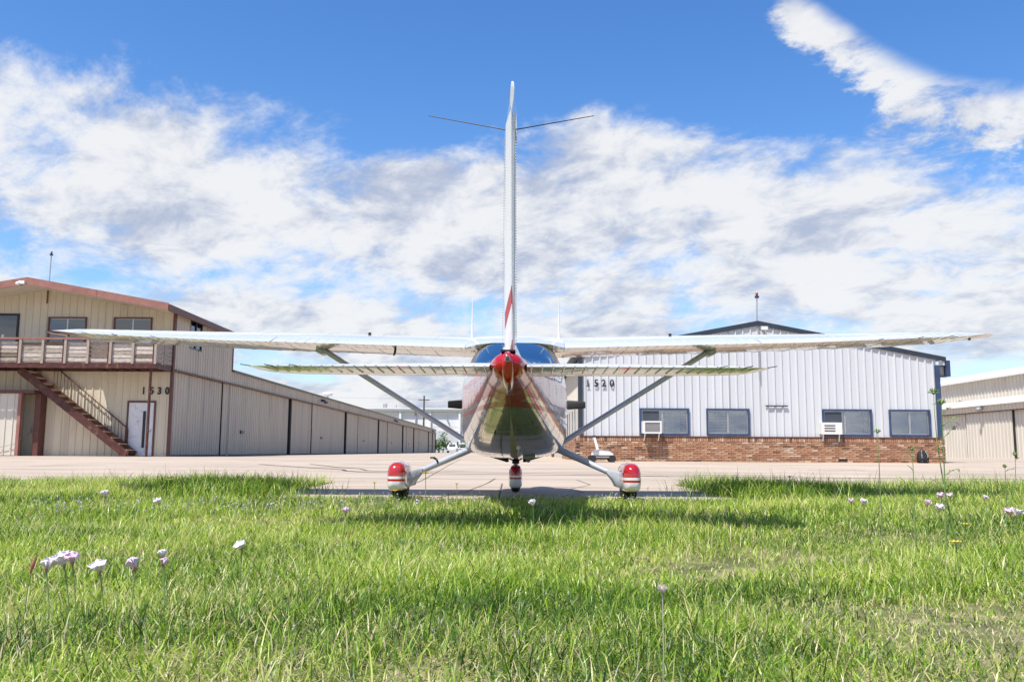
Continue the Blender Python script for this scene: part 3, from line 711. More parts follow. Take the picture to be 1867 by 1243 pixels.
m = MB(); m.loft([[(X+8.0, y, 7.06), (X+8.0, y, 7.2), (X+16, y, 5.5), (X+16, y, 5.36)] for y in (39.5, 75.5)]); m.build('roof', M['white_paint'], RH)
m = MB(); m.box(X-.62, X-.38, 57.0, 57.35, 3.42, 3.6); m.sphere((X-.62, 57.2, 3.44), .16, .16, .14); m.build('wall_light', M['plastic_grey'], RH, True)

# ================================================================ FAR BACKGROUND
FW = thing('far_warehouse', 'large white metal warehouse far behind the end of the hangar row', 'building', (-18, 190, .3))
m = MB(); m.box(-40, -3, 190, 220, .25, 4.85); m.build('lower_wall', M['grey_wall_far'], FW)
for k in range(5):
    z = 4.86+k*.83; m = MB(); m.box(-40, -3, 190-.03*(k % 2), 220, z, z+.815); m.build('wall_panel', M['white_wall_far'], FW)
m = MB(); m.box(-40.3, -2.7, 189.3, 220.5, 9.02, 9.7); m.build('roof', M['white_wall_far'], FW)
m = MB(); m.box(-40.3, -2.7, 189.1, 189.29, 9.5, 9.75); m.build('roof_edge', M['white_paint'], FW)
for x in (-30.6, -24, -17.6, -11.2, -5.5):
    m = MB(); m.box(x-.22, x+.22, 189.5, 189.95, .3, 9.4); m.build('downpipe', M['white_paint'], FW)
m = MB(); m.box(-20.8, -20.5, 189.7, 189.96, 4.9, 9); m.build('downpipe', M['plastic_grey'], FW)
m = MB(); m.bar((-14.2, 189.8, 8.2), (-13.5, 189.8, 6.6), .3, .3, (0, 1, 0)); m.build('wall_bracket', M['galv'], FW)
for x in (-28.4, -27.9): 
    m = MB(); m.tube([(x, 195, 9.6), (x, 195, 10.9)], .3 if x > -28 else .12, 10); m.build('roof_vent', M['galv'], FW, True)
m = MB(); m.tube([(-25.6, 195, 9.6), (-25.6, 195, 10.8)], .1, 8); m.build('roof_vent', M['galv'], FW, True)
UP = thing('utility_pole', 'brown wooden utility pole standing in front of the far white warehouse', 'utility pole', (-16.95, 170, .3))
m = MB(); m.tube([(-16.95, 170, .2), (-16.95, 170, 11.2)], [.2, .14], 8); m.build('pole', M['pole_wood'], UP, True)
m = MB(); m.box(-18.0, -15.9, 169.85, 170.0, 10.3, 10.45); m.build('crossarm', M['pole_wood'], UP)
for k, (x, z) in enumerate(((-17.8, 10.5), (-16.1, 10.5), (-16.95, 8.3))):
    m = MB(); m.tube([(-70, 172, z+2.2), (-45, 171, z+.5), (x, 170, z), (14, 171, z+.4), (40, 172, z+2)], .018, 4); o = m.build('power_line', M['plastic_grey'])
    tag(o, ['upper left power line strung from the pole crossarm', 'upper right power line strung from the pole crossarm', 'lower power line strung from the pole shaft'][k], 'cable', 'power lines on the utility pole')
# white dish above hangar row
DS = thing('roof_dish', 'small white dome vent showing above the low hangar roof', 'vent', (-17.2, 82, 4.5))
m = MB(); m.sphere((-17.2, 82, 5.78), .5, .5, .22); m.build('dome', M['white_paint'], DS, True)
m = MB(); m.tube([(-17.2, 82, 4.4), (-17.2, 82, 5.7)], .1, 8); m.build('stem', M['galv'], DS)
# pipe fence, shrubs, car at the far end
PF = thing('pipe_fence', 'white pipe rail fence with dark blue posts beyond the hangar row', 'fence', (-9, 166, .3))
for x in (-13.6, -10.1, -6.6, -3.1): 
    m = MB(); m.tube([(x, 166, .25), (x, 166, 2.35)], .17, 8); m.build('post', M['blue_trim'], PF, True)
for z in (1.95, 1.05):
    m = MB(); m.tube([(-17, 166, z), (2, 166, z)], .11, 8); m.build('rail', M['white_paint'], PF, True)
def leaf_mat(nm, a, b):
    m, t, bs = newmat(nm); oi = t.node('ShaderNodeNewGeometry').outputs['Random Per Island']
    c = t.ramp(oi, [(0, a), (1, b)]); t.l.new(c, bs.inputs['Base Color']); bs.inputs['Roughness'].default_value = .55
    bs.inputs['Subsurface Weight'].default_value = 0
    return m
M['leaf'] = leaf_mat('shrub_leaf', (.04, .09, .02), (.12, .19, .04))
M['stem_green'] = mat('stem_green', (.16, .24, .07), .6, .2)
M['bark'] = mat('bark', (.10, .075, .05), .9, .3)
def shrub(x, y, z0, rx, rz, label, n=420, trunk=False, grp='shrubs beyond the hangar row'):
    o = thing('shrub', label, 'shrub', (x, y, z0), grp)
    m = MB()
    for k in range(n):
        th = random.uniform(0, 6.28); rr = random.random()**.45; ph = math.acos(random.uniform(-.75, 1))
        lump = 1+.28*math.sin(3*th+y)+.2*math.sin(5*ph+x)
        c = Vector((x+rx*rr*lump*math.sin(ph)*math.cos(th), y+rx*.8*rr*lump*math.sin(ph)*math.sin(th), z0+rz*.9+rz*rr*lump*math.cos(ph)))
        a = Vector([random.uniform(-1, 1) for _ in range(3)]).normalized(); b = a.cross(Vector([random.uniform(-1, 1) for _ in range(3)])).normalized()
        s = rx*random.uniform(.09, .17); m.quad(c-a*s, c-b*s*.6, c+a*s, c+b*s*.6)
    m.build('foliage', M['leaf'], o, recalc=False)
    m = MB(); m.tube([(x, y, z0-.05), (x+.05, y, z0+rz*1.2)], [rx*.08, rx*.03], 6); m.build('trunk', M['bark'], o)
shrub(-12.6, 163, .3, 1.3, 1.75, 'tall loose green shrub by the fence left of the white car', 500)
shrub(-14.1, 160, .3, 1.5, 1.2, 'low dark green shrub at the end corner of the hangar row', 420)
shrub(-8.9, 169, .3, 1.2, 1.0, 'bushy green shrub behind the white fence beside the fuselage', 420)
# grass verge in front of fence
m = MB(); m.quad((-40, 156, .293), (40, 156, .293), (40, 188, .293), (-40, 188, .293)); o = m.build('verge', M['soil'], recalc=False); tag(o, 'green grass verge at the far end of the apron', 'grass', kind='structure')
CAR = thing('parked_car', 'white saloon car parked at the far end of the apron', 'car', (-10.1, 152, .29))
cx, cy = -10.1, 152
M['car_white'] = mat('car_white', (.78, .79, .80), .3, .03, coat=.8)
prof = [(-2.2, .35), (-2.25, .6), (-2.1, .85), (-1.35, .95), (-.75, 1.40), (.55, 1.42), (1.25, .98), (2.1, .85), (2.25, .55), (2.2, .32)]
m = MB(); rings = []
for xo, k in ((-.86, .93), (-.80, 1), (.80, 1), (.86, .93)):
    rings.append([(cx+xo*(1 if z < 1 else .82), cy+yy*k, .29+z) for yy, z in prof])
m.loft(rings); m.build('body', M['car_white'], CAR)
m = MB(); m.quad((cx-.6, cy-1.26, .29+1.03), (cx+.6, cy-1.26, .29+1.03), (cx+.52, cy-.80, .29+1.385), (cx-.52, cy-.80, .29+1.385)); m.build('rear_window', M['black'], CAR, recalc=False)
for sx in (-1, 1):
    for yy in (-1.35, 1.35):
        m = MB(); m.tube([(cx+sx*.70, cy+yy, .6), (cx+sx*.88, cy+yy, .6)], .31, 14); m.build('wheel', M['rubber'], CAR, True)
    m = MB(); m.box(cx+sx*.72-.1, cx+sx*.72+.1, cy-2.27, cy-2.2, .29+.62, .29+.78); m.build('tail_light', M['red_lens'], CAR)

# ================================================================ TUG AND BAG by the right building
TG = thing('aircraft_tug', 'small white wheeled aircraft tug with upright handle beside the brick wall', 'tug', (2.65, 25.8, gz(25.8)))
tx, ty, tz = 2.62, 25.8, gz(25.8)
m = MB(); m.prism([(tx-.28, tz+.20), (tx-.26, tz+.29), (tx-.10, tz+.33), (tx+.22, tz+.31), (tx+.33, tz+.24), (tx+.33, tz+.20)], 'y', ty-.20, ty+.20); m.build('body', M['white_paint'], TG)
m = MB(); m.box(tx-.2, tx+.24, ty-.17, ty+.17, tz+.09, tz+.198); m.build('motor_box', M['black'], TG)
m = MB(); m.box(tx-.30, tx+.33, ty-.235, ty-.215, tz+.13, tz+.17); m.box(tx-.30, tx+.33, ty+.185, ty+.205, tz+.13, tz+.17); m.build('frame_rail', M['plastic_grey'], TG)
m = MB(); m.prism([(tx-.27, tz+.30), (tx-.10, tz+.37), (tx-.12, tz+.30)], 'y', ty-.24, ty+.24); m.box(tx-.02, tx+.2, ty-.18, ty+.18, tz+.325, tz+.35); m.build('cover', M['plastic_grey'], TG)
for sx in (-.27, .30):
    for sy in (-.25, .21):
        m = MB(); m.tube([(tx+sx, ty+sy, tz+.10), (tx+sx+.0, ty+sy+.07, tz+.10)], .105, 14); m.build('wheel', M['rubber'], TG, True)
m = MB(); m.bar((tx-.10, ty, tz+.34), (tx-.20, ty, tz+.72), .07, .05, (0, 1, 0)); m.build('handle_post', M['white_paint'], TG)
m = MB(); m.tube([(tx-.33, ty-.02, tz+.70), (tx-.20, ty, tz+.74), (tx-.06, ty+.02, tz+.70)], .022, 6); m.sphere((tx-.2, ty, tz+.745), .06, .05, .03); m.build('handlebar', M['black'], TG, True)
m = MB(); m.tube([(tx+.30, ty, tz+.2), (tx+.42, ty-.1, tz+.42), (tx+.50, ty-.1, tz+.58)], .012, 6); m.build('tow_bar', M['rust_trim'], TG)
BG = thing('backpack', 'black backpack leaning on the brick wall near the right corner', 'bag', (12.4, 26.75, gz(26.75)))
bx, by, bz = 12.42, 26.72, gz(26.72)
rings = []
for t, wx, wy, o in ((0, .14, .11, 0), (.03, .16, .13, 0), (.15, .165, .135, 0), (.27, .14, .115, .02), (.35, .10, .085, .03), (.385, .04, .04, .035)):
    rings.append([(bx+wx*math.copysign(abs(math.cos(a))**.7, math.cos(a)), by+o+wy*math.copysign(abs(math.sin(a))**.7, math.sin(a)), bz+t) for a in [2*math.pi*j/14 for j in range(14)]])
m = MB(); m.loft(rings); m.build('body', M['bag'], BG, True)
m = MB(); m.loft([[(bx+.11*math.cos(a)*k, by-.12-d, bz+.12+.075*math.sin(a)*k) for a in [2*math.pi*j/10 for j in range(10)]] for d, k in ((-.03, 1), (.03, .95), (.05, .7))]); m.build('pocket', M['bag'], BG, True)
for sx in (-.07, .07):
    m = MB(); m.tube([(bx+sx, by-.13, bz+.05), (bx+sx*1.3, by-.15, bz+.22), (bx+sx*.8, by-.06, bz+.37)], .014, 6); m.build('strap', M['plastic_grey'], BG, True)
m = MB(); m.tube([(bx-.04, by+.03, bz+.37), (bx-.03, by+.03, bz+.425), (bx+.03, by+.03, bz+.425), (bx+.04, by+.03, bz+.37)], .01, 6); m.build('handle', M['bag'], BG, True)
# ================================================================ AIRCRAFT (high-wing single, seen from behind)
OX, OY = .035, 10.4
PL = thing('light_aircraft', 'white and red high wing propeller aircraft parked tail towards the grass', 'aircraft', (OX, OY, 0))
PL.rotation_euler.z = R(-.8)
OFF[PL.name] = (0, OY, 0)             # airframe drawn symmetric about x = 0, stations along y
ST_ = [  # y, half width, z bottom, z centre, z top, lower exponent, upper exponent
 (5.93, .03, 1.13, 1.15, 1.17, 2, 2), (5.945, .068, 1.09, 1.15, 1.198, 2, 2), (5.98, .092, 1.062, 1.15, 1.218, 2, 2), (6.05, .110, 1.045, 1.15, 1.232, 2, 2), (6.20, .128, 1.03, 1.155, 1.24, 2, 2), (6.6, .168, .995, 1.155, 1.275, 2.2, 2), (7.2, .24, .89, 1.15, 1.325, 2.8, 2.1),
 (8.0, .345, .757, 1.13, 1.39, 3.6, 2.3), (8.7, .437, .648, 1.115, 1.44, 4.2, 2.5), (9.2, .50, .582, 1.10, 1.475, 4.4, 2.6), (9.45, .53, .556, 1.10, 1.53, 4.4, 2.8),
 (9.8, .572, .522, 1.10, 1.67, 4.4, 3.2), (10.15, .606, .498, 1.10, 1.80, 4.3, 3.4), (10.35, .620, .49, 1.10, 1.84, 4.2, 3.4), (10.6, .63, .478, 1.10, 1.90, 4.0, 3.4), (11.0, .632, .47, 1.10, 1.95, 3.4, 3.4),
 (11.6, .632, .465, 1.1, 1.96, 3.4, 3.4), (11.95, .615, .475, 1.08, 1.90, 3.3, 3.2), (12.25, .58, .49, 1.0, 1.52, 3.2, 3.0), (12.8, .47, .57, .98, 1.40, 2.6, 2.6), (13.0, .36, .70, 1.0, 1.33, 2.2, 2.2)]
def sect(y, a, grow=0.):
    for i in range(len(ST_)-1):
        if ST_[i][0] <= y <= ST_[i+1][0]: break
    f = (y-ST_[i][0])/(ST_[i+1][0]-ST_[i][0]); p = [u+(v-u)*f for u, v in zip(ST_[i], ST_[i+1])]
    _, wd, zb, zc, zt, nl, nu = p
    c, s = math.cos(a), math.sin(a); n = nu if s > 0 else nl; h = (zt-zc) if s > 0 else (zc-zb)
    xx = (wd+grow)*math.copysign(abs(c)**(2/n), c); zz = zc+(h+grow)*math.copysign(abs(s)**(2/n), s)
    if s > 0 and zt > 1.5: xx *= 1-.17*max(0, (zz-1.25))/.75
    return (xx, y, zz)
NA = 56
ys = sorted(set([s[0] for s in ST_]+[6.4, 6.9, 7.6, 8.35, 8.95, 9.6, 10.0, 10.25]))
m = MB(); m.loft([[sect(y, 2*math.pi*j/NA) for j in range(NA)] for y in ys])
m.build('fuselage', M['p_body'], PL, True)
def patch(name, y0, y1, a0, a1, ny, na, grow, mt, parent=PL, shape=None):
    m = MB(); g0 = []
    for lay in (grow, grow-.012):
        for i in range(ny+1):
            f = i/ny; q0, q1 = (a0, a1) if not shape else shape(f)
            g0.append([sect(y0+(y1-y0)*f, R(q0+(q1-q0)*j/na), lay) for j in range(na+1)])
    k = ny+1; vs = [p for r in g0 for p in r]; fs = []; n = na+1
    for i in range(ny):
        for j in range(na):
            fs.append((i*n+j, i*n+j+1, (i+1)*n+j+1, (i+1)*n+j)); o = k*n; fs.append((o+i*n+j, o+(i+1)*n+j, o+(i+1)*n+j+1, o+i*n+j+1))
    edge = [(i*n) for i in range(k)]+[(k-1)*n+j for j in range(1, n)]+[(k-1-i)*n+na for i in range(1, k)]+[na-j for j in range(1, n-1)]
    for a, b in zip(edge, edge[1:]+edge[:1]): fs.append((a, a+k*n, b+k*n, b))
    m.add(vs, fs); return m.build(name, M[mt], parent, True)
def rw(f):
    e = 26+16*abs(2*f-1)**4 if f > .5 else 26+10*abs(2*f-1)**4
    return (e, 180-e)
patch('rear_window', 9.38, 10.17, 26, 154, 8, 28, .006, 'canopy', shape=rw)
for a0, a1 in ((14, 47), (133, 166)):
    patch('side_window', 10.55, 11.25, a0, a1, 5, 8, .005, 'canopy'); patch('side_window', 11.33, 11.92, a0, a1, 5, 8, .005, 'canopy')
patch('windscreen', 12.0, 12.24, 20, 160, 4, 18, .006, 'canopy')
# skin seams and rivet lines round the belly
def seam(y, a0, a1, wd=.0035, n=40):
    m = MB()
    rr = [[sect(y+d, R(a0+(a1-a0)*j/n), .0022) for j in range(n+1)] for d in (-wd/2, wd/2)]
    m.add(rr[0]+rr[1], [(j, j+1, n+2+j, n+1+j) for j in range(n)]); return m
M['seam'] = mat('seam_line', (.30, .29, .27), .6, .2)
for y in (6.62, 7.25, 7.95, 8.65, 9.3, 9.95, 10.45, 10.9): seam(y, -200, 20).build('skin_seam', M['seam'], PL, recalc=False)
for ang in (-90, -62, -118, -42, -138, -8, 188):
    m = MB(); n = 40; yy = [6.62+(11.6-6.62)*j/n for j in range(n+1)]
    dl = .0018/.5
    r1 = [sect(y, R(ang)-dl*.6, .0022) for y in yy]; r2 = [sect(y, R(ang)+dl*.6, .0022) for y in yy]
    m.add(r1+r2, [(j, j+1, n+2+j, n+1+j) for j in range(n)]); m.build('skin_seam', M['seam'], PL, recalc=False)
m = MB()
for y in (6.7, 7.3, 8.0, 8.7, 9.35, 10.0, 10.5):
    for j in range(46):
        p = sect(y-.03, R(-190+200*j/45), .001); m.box(p[0]-.003, p[0]+.003, p[1]-.003, p[1]+.003, p[2]-.003, p[2]+.003)
o = m.build('rivets', M['seam'], PL, recalc=False); o['kind'] = 'stuff'
# belly fittings
m = MB(); m.box(.10, .24, 10.02, 10.14, .470, .515); m.box(.115, .225, 10.0, 10.02, .478, .50); m.build('belly_plate', M['plastic_grey'], PL)
m = MB(); m.tube([(.055, 8.9, .69), (.055, 9.1, .60), (.055, 9.2, .55)], [.012, .01, .006], 8); m.tube([(.055, 9.12, .66), (.055, 9.12, .58)], .02, 8); m.build('belly_antenna', M['white_paint'], PL, True)
m = MB(); m.tube([(-.16, 8.2, .79), (-.16, 8.24, .70)], [.012, .006], 8); m.build('belly_antenna', M['black'], PL, True)
for s in (-1, 1):
    m = MB(); m.prism([(s*.10, .47), (s*.40, .515), (s*.40, .49), (s*.12, .405), (s*.10, .41)], 'y', 12.15, 12.6); m.build('cowl_flap', M['black'], PL)
m = MB(); m.tube([(.17, 12.1, .50), (.17, 12.0, .43)], .032, 10); m.build('exhaust_pipe', M['galv'], PL, True)

def foil_ring(x, te, le, tu, tl, c0=0., c1=1., nu=13):
    """aerofoil ring at span x between chord fractions c0..c1 (0 = trailing edge)"""
    def sh(q):
        xx = 1-q; return max(0, (.2969*math.sqrt(xx)-.126*xx-.3516*xx*xx+.2843*xx**3-.1036*xx**4))/.1000*.5*2/1.0 if 0 < q < 1 else 0.
    cs = [c0+(c1-c0)*(1-math.cos(math.pi*i/(nu-1)))/2 for i in range(nu)]
    def pt(q, t): return (x, te[0]+(le[0]-te[0])*q, te[1]+(le[1]-te[1])*q+t*sh(q))
    return [pt(q, tu) for q in cs]+[pt(q, -tl) for q in reversed(cs[1:-1] if c1 == 1. and c0 == 0 else (cs[:-1] if c1 == 1. else cs))]
WST = [  # |x|, TE (y,z), LE (y,z), upper, lower thickness
 (.50, (10.40, 1.775), (12.02, 1.865), .202, .052), (2.60, (10.40, 1.834), (12.02, 1.92), .192, .040), (3.5, (10.46, 1.862), (11.99, 1.945), .178, .034),
 (4.6, (10.60, 1.925), (11.92, 1.98), .150, .024), (5.50, (10.72, 1.985), (11.84, 2.01), .122, .018)]
def wst(x):
    for a, b in zip(WST, WST[1:]):
        if a[0]-1e-6 <= x <= b[0]+1e-6:
            f = (x-a[0])/(b[0]-a[0]); L = lambda p, q: tuple(u+(v-u)*f for u, v in zip(p, q)) if isinstance(p, tuple) else p+(q-p)*f
            return (x, L(a[1], b[1]), L(a[2], b[2]), L(a[3], b[3]), L(a[4], b[4]))
CF = .235
def panel_lines(m, stf, xs, c0, c1, s, side, h, wd):
    """raised beads along the chord on upper (+1) / lower (-1) skin"""
    for x in xs:
        _, te, le, tu, tl = stf(x)
        ring = foil_ring(s*x, te, le, tu+.0, tl, 0., 1., 41); up_ = ring[:41]; lo_ = [ring[0]]+list(reversed(ring[41:]))+[ring[40]]
        rr = up_ if side > 0 else lo_
        pts_ = [p for p in rr if c0 <= (p[1]-te[0])/(le[0]-te[0]) <= c1]
        rings = []
        for p in pts_: rings.append([(p[0]-wd/2, p[1], p[2]-side*.001), (p[0], p[1], p[2]+side*h), (p[0]+wd/2, p[1], p[2]-side*.001)])
        if len(rings) > 1: m.loft(rings)
for s in (-1, 1):
    W = []
    for x in (.50, 1.1, 2.6, 3.0, 3.5, 4.6, 5.50): W.append(wst(x))
    m = MB(); m.loft([foil_ring(s*a[0], a[1], a[2], a[3], a[4], CF+.012, 1.) for a in W]); wing = m.build('wing', M['p_plain'], PL, True)
    for nm, xa, xb in (('flap', .60, 2.93), ('aileron', 2.955, 5.48)):
        xs = [xa, (xa+xb)/2, xb] if nm == 'flap' else [xa, 3.5, 4.6, xb]
        m = MB(); m.loft([foil_ring(s*x, *wst(x)[1:], 0., CF, 9) for x in xs])
        n = int((xb-xa)/.118)
        panel_lines(m, wst, [xa+.05+(xb-xa-.1)*i/n for i in range(n+1)], .012, CF-.02, s, 1, .0022, .012)
        panel_lines(m, wst, [xa+.05+(xb-xa-.1)*i/n for i in range(n+1)], .012, CF-.02, s, -1, .007, .022)
        m.build(nm, M['p_plain'], PL, True)
    m = MB(); panel_lines(m, wst, [1.0, 1.7, 2.4, 3.2, 3.9, 4.6, 5.1], CF+.03, .95, s, 1, .0015, .008); panel_lines(m, wst, [1.0, 1.35, 1.7, 2.05, 2.4, 2.8, 3.2, 3.55, 3.9, 4.25, 4.6, 5.0], CF+.03, .97, s, -1, .003, .012); m.build('skin_seam', M['seam'], wing)
    # drooped, raked tip
    tip = [wst(5.50), (5.70, (10.80, 2.012), (11.78, 2.03), .098, .008), (5.89, (10.92, 2.036), (11.70, 2.048), .062, -.002), (6.05, (11.10, 2.055), (11.58, 2.058), .022, -.002), (6.13, (11.25, 2.062), (11.45, 2.062), .004, .002)]
    m = MB(); m.loft([foil_ring(s*a[0], a[1], a[2], a[3], a[4]) for a in tip]); m.build('wing_tip', M['p_tip'], PL, True)
    m = MB(); m.sphere((s*6.0, 11.60, 2.055), .016, .035, .014); m.build('tip_light', M['red_lens'] if s < 0 else M['dark_glass'], PL, True)
    # root fairing filling the wing to the cabin roof
    rings = []
    for x, ty_, tz_, tu_ in ((.0, 10.20, 1.815, .200), (.25, 10.20, 1.813, .200), (.42, 10.23, 1.80, .202), (.53, 10.32, 1.782, .203), (.595, 10.398, 1.7765, .2035)):
        rings.append(foil_ring(s*x, (ty_, tz_), (12.02, 1.866), tu_, .052))
    m = MB(); m.loft(rings); m.build('wing_root', M['p_plain'], PL, True)
    # strut and its cuffs
    a, b = Vector((s*.585, 10.92, .665)), Vector((s*2.42, 11.12, 1.805))
    def foil_bar(a, b, ch, th, n=12):
        d = (b-a).normalized(); yv = (Vector((0, 1, 0))-d*d.y).normalized(); nv = d.cross(yv)
        return [[p+yv*ch/2*math.cos(t)+nv*th/2*math.sin(t) for t in [2*math.pi*j/n for j in range(n)]] for p in (a, b)]
    m = MB(); m.loft(foil_bar(a, b, .15, .066)); m.build('wing_strut', M['strut_grey'], PL, True)
    d = (b-a).normalized()
    m = MB(); r1 = foil_bar(b-d*.22, b-d*.02, .152, .070); r2 = foil_bar(b-d*.02, b+d*.05, .24, .10); m.loft([r1[0], r1[1], [(p[0]+s*.03, p[1], p[2]) for p in r2[0]], [(p[0]+s*.05, p[1], p[2]) for p in r2[1]]]); m.build('strut_cuff', M['strut_grey'], PL, True)
    # main gear: leg, cuff, bracket fairing, wheel pant, tyre
    P0, P1 = Vector((s*.50, 10.95, .60)), Vector((s*1.235, 10.60, .262))
    m = MB(); m.tube([P0, P0*.5+P1*.5, P1], [.044, .039, .032], 14, ell=1.); leg = m.build('gear_leg', M['strut_grey'], PL, True)
    m = MB(); m.sphere(tuple(P0+Vector((s*.0, 0, .01))), .12, .16, .075); m.build('leg_fairing', M['strut_grey'], PL, True)
    m = MB()
    rings = []
    for x, z0, z1, y0, y1 in ((1.10, .285, .345, 10.55, 10.66), (1.16, .215, .335, 10.48, 10.72), (1.20, .145, .325, 10.42, 10.78), (1.27, .125, .315, 10.36, 10.84)):
        rings.append([(s*x, y, z) for y, z in ((y0, z0+.02), (y0+.02, z0), (y1-.02, z0), (y1, z0+.02), (y1, z1-.02), (y1-.02, z1), (y0+.02, z1), (y0, z1-.02))])
    m.loft(rings); m.build('wheel_bracket', M['strut_grey'], PL, True)
    def pant(cx, hw, z0, z1, ya, yb, mt, name='wheel_pant', zd=.0):
        rings = []; L = yb-ya
        for f, k, kz in ((0, .35, .45), (.015, .62, .70), (.05, .84, .86), (.12, .96, .96), (.25, 1, 1), (.5, 1, 1), (.72, .92, .92), (.88, .70, .74), (.97, .40, .45), (1, .15, .2)):
            zc = z0+.5*(z1-z0)-.02*(1-kz); ring = []
            for j in range(28):
                t = 2*math.pi*j/28; c, s_ = math.cos(t), math.sin(t); n = 2.6 if s_ > 0 else 5.0
                ww = hw*k*(1.0 if s_ > 0 else 1.0-.06*abs(s_))
                ring.append((cx+ww*math.copysign(abs(c)**(2/n), c), ya+L*f, zc+(z1-z0)/2*kz*math.copysign(abs(s_)**(2/n), s_)))
            rings.append(ring)
        m = MB(); m.loft(rings); return m.build(name, M[mt], PL, True)
    pant(s*1.335, .108, .098, .430, 9.95, 10.98, 'p_pant')
    m = MB(); rings = []
    for dx_, rr in ((-.09, .13), (-.088, .165), (-.07, .192), (0, .201), (.07, .192), (.088, .165), (.09, .13)):
        rings.append([(s*1.335+dx_, 10.42+rr*math.cos(2*math.pi*j/28), .20+rr*math.sin(2*math.pi*j/28)) for j in range(28)])
    m.loft(rings); m.build('tyre', M['rubber'], PL, True)
    # horizontal tail
    HS = [(.09, (6.0, 1.128), (6.98, 1.168), .062, .034), (.9, (6.0, 1.1275), (6.86, 1.160), .054, .030), (1.55, (6.0, 1.127), (6.72, 1.15), .038, .024), (1.70, (6.0, 1.127), (6.62, 1.145), .030, .020)]
    def hst(x):
        for p, q in zip(HS, HS[1:]):
            if p[0]-1e-6 <= x <= q[0]+1e-6:
                f = (x-p[0])/(q[0]-p[0]); L = lambda u, v: tuple(i+(j-i)*f for i, j in zip(u, v)) if isinstance(u, tuple) else u+(v-u)*f
                return (x, *[L(p[i], q[i]) for i in range(1, 5)])
    EC = .47
    m = MB(); m.loft([foil_ring(s*x, *hst(x)[1:], EC+.012, 1.) for x in (.09, .9, 1.55, 1.70)]); stb = m.build('stabilizer', M['p_plain'], PL, True)
    m = MB(); m.loft([foil_ring(s*x, *hst(x)[1:], 0., EC, 9) for x in (.13, .9, 1.55, 1.70)])
    n = 20; xs = [.16+1.5*i/n for i in range(n+1)]
    panel_lines(m, hst, xs, .01, EC-.02, s, -1, .0075, .016); panel_lines(m, hst, xs, .01, EC-.02, s, 1, .002, .010)
    elv = m.build('elevator', M['p_plain'], PL, True)
    m = MB()
    for x in xs: m.box(s*x-.006, s*x+.006, 5.992, 6.004, 1.121, 1.133)
    o = m.build('rivets', M['seam'], elv); o['kind'] = 'stuff'
    tp = [(1.70, (6.0, 1.127), (6.62, 1.145), .030, .020), (1.76, (6.02, 1.128), (6.52, 1.14), .018, .012), (1.81, (6.06, 1.13), (6.36, 1.136), .005, .004)]
    m = MB(); m.loft([foil_ring(s*a[0], a[1], a[2], a[3], a[4]) for a in tp]); m.build('stabilizer_tip', M['p_plain'], PL, True)
    for x in (1.45, 1.62, 1.78):
        m = MB(); m.tube([(s*x, 6.01, 1.128), (s*(x+.02), 5.86, 1.124)], .003, 5); m.build('static_wick', M['black'], PL)
    for x in (4.4, 4.9, 5.3):
        m = MB(); a_ = wst(x)[1]; m.tube([(s*x, a_[0]+.01, a_[1]), (s*x, a_[0]-.14, a_[1]-.004)], .004, 5); m.build('static_wick', M['black'], PL)
    # tail antennas and roof antennas
    m = MB(); m.tube([(s*.035, 6.30, 2.93), (s*.32, 6.45, 3.04), (s*.65, 6.62, 3.165)], [.0045, .004, .003], 6); m.build('nav_antenna', M['black'], PL, True)
    m = MB(); m.tube([(s*.56, 11.2, 1.98), (s*.556, 11.17, 2.10), (s*.55, 11.05, 2.50)], [.020, .013, .004], 8); m.build('radio_antenna', M['white_paint'], PL, True)
    # propeller blade
    m = MB(); rings = []
    for x, c, t, zc in ((.10, .09, .05, 1.245), (.35, .16, .035, 1.25), (.62, .16, .022, 1.25), (.90, .125, .014, 1.25), (1.02, .105, .010, 1.25), (1.035, .09, .006, 1.25)):
        tw = R(50-35*x)
        rings.append([(s*x, 13.22+c/2*math.cos(q)*math.sin(tw)*.6*s+t/2*math.sin(q), zc+c/2*math.cos(q)) for q in [2*math.pi*j/12 for j in range(12)]])
    m.loft(rings); m.build('propeller_blade', M['black'], PL, True)
m = MB(); m.loft([[(r_*math.cos(2*math.pi*j/20), y, 1.245+r_*math.sin(2*math.pi*j/20)) for j in range(20)] for y, r_ in ((13.05, .17), (13.2, .165), (13.35, .12), (13.48, .05), (13.52, .01))]); m.build('spinner', M['p_red'], PL, True)
# pitot / hinge arm under the left flap
m = MB(); m.tube([(-1.46, 10.62, 1.80), (-1.46, 10.58, 1.73), (-1.46, 10.5, 1.70), (-1.44, 10.40, 1.695)], .014, 6); m.build('flap_arm', M['black'], PL, True)
m = MB(); m.tube([(-.95, 10.62, .46), (-.97, 10.60, .475), (-1.01, 10.60, .475)], .014, 6); m.tube([(-.93, 10.70, .42), (-.94, 10.62, .46)], .014, 6); m.build('step', M['black'], PL, True)
for x in (-1.9, 2.0):
    m = MB(); m.tube([(x, 11.3, 2.04), (x, 11.3, 2.075)], .02, 8); m.build('fuel_vent', M['black'], PL, True)

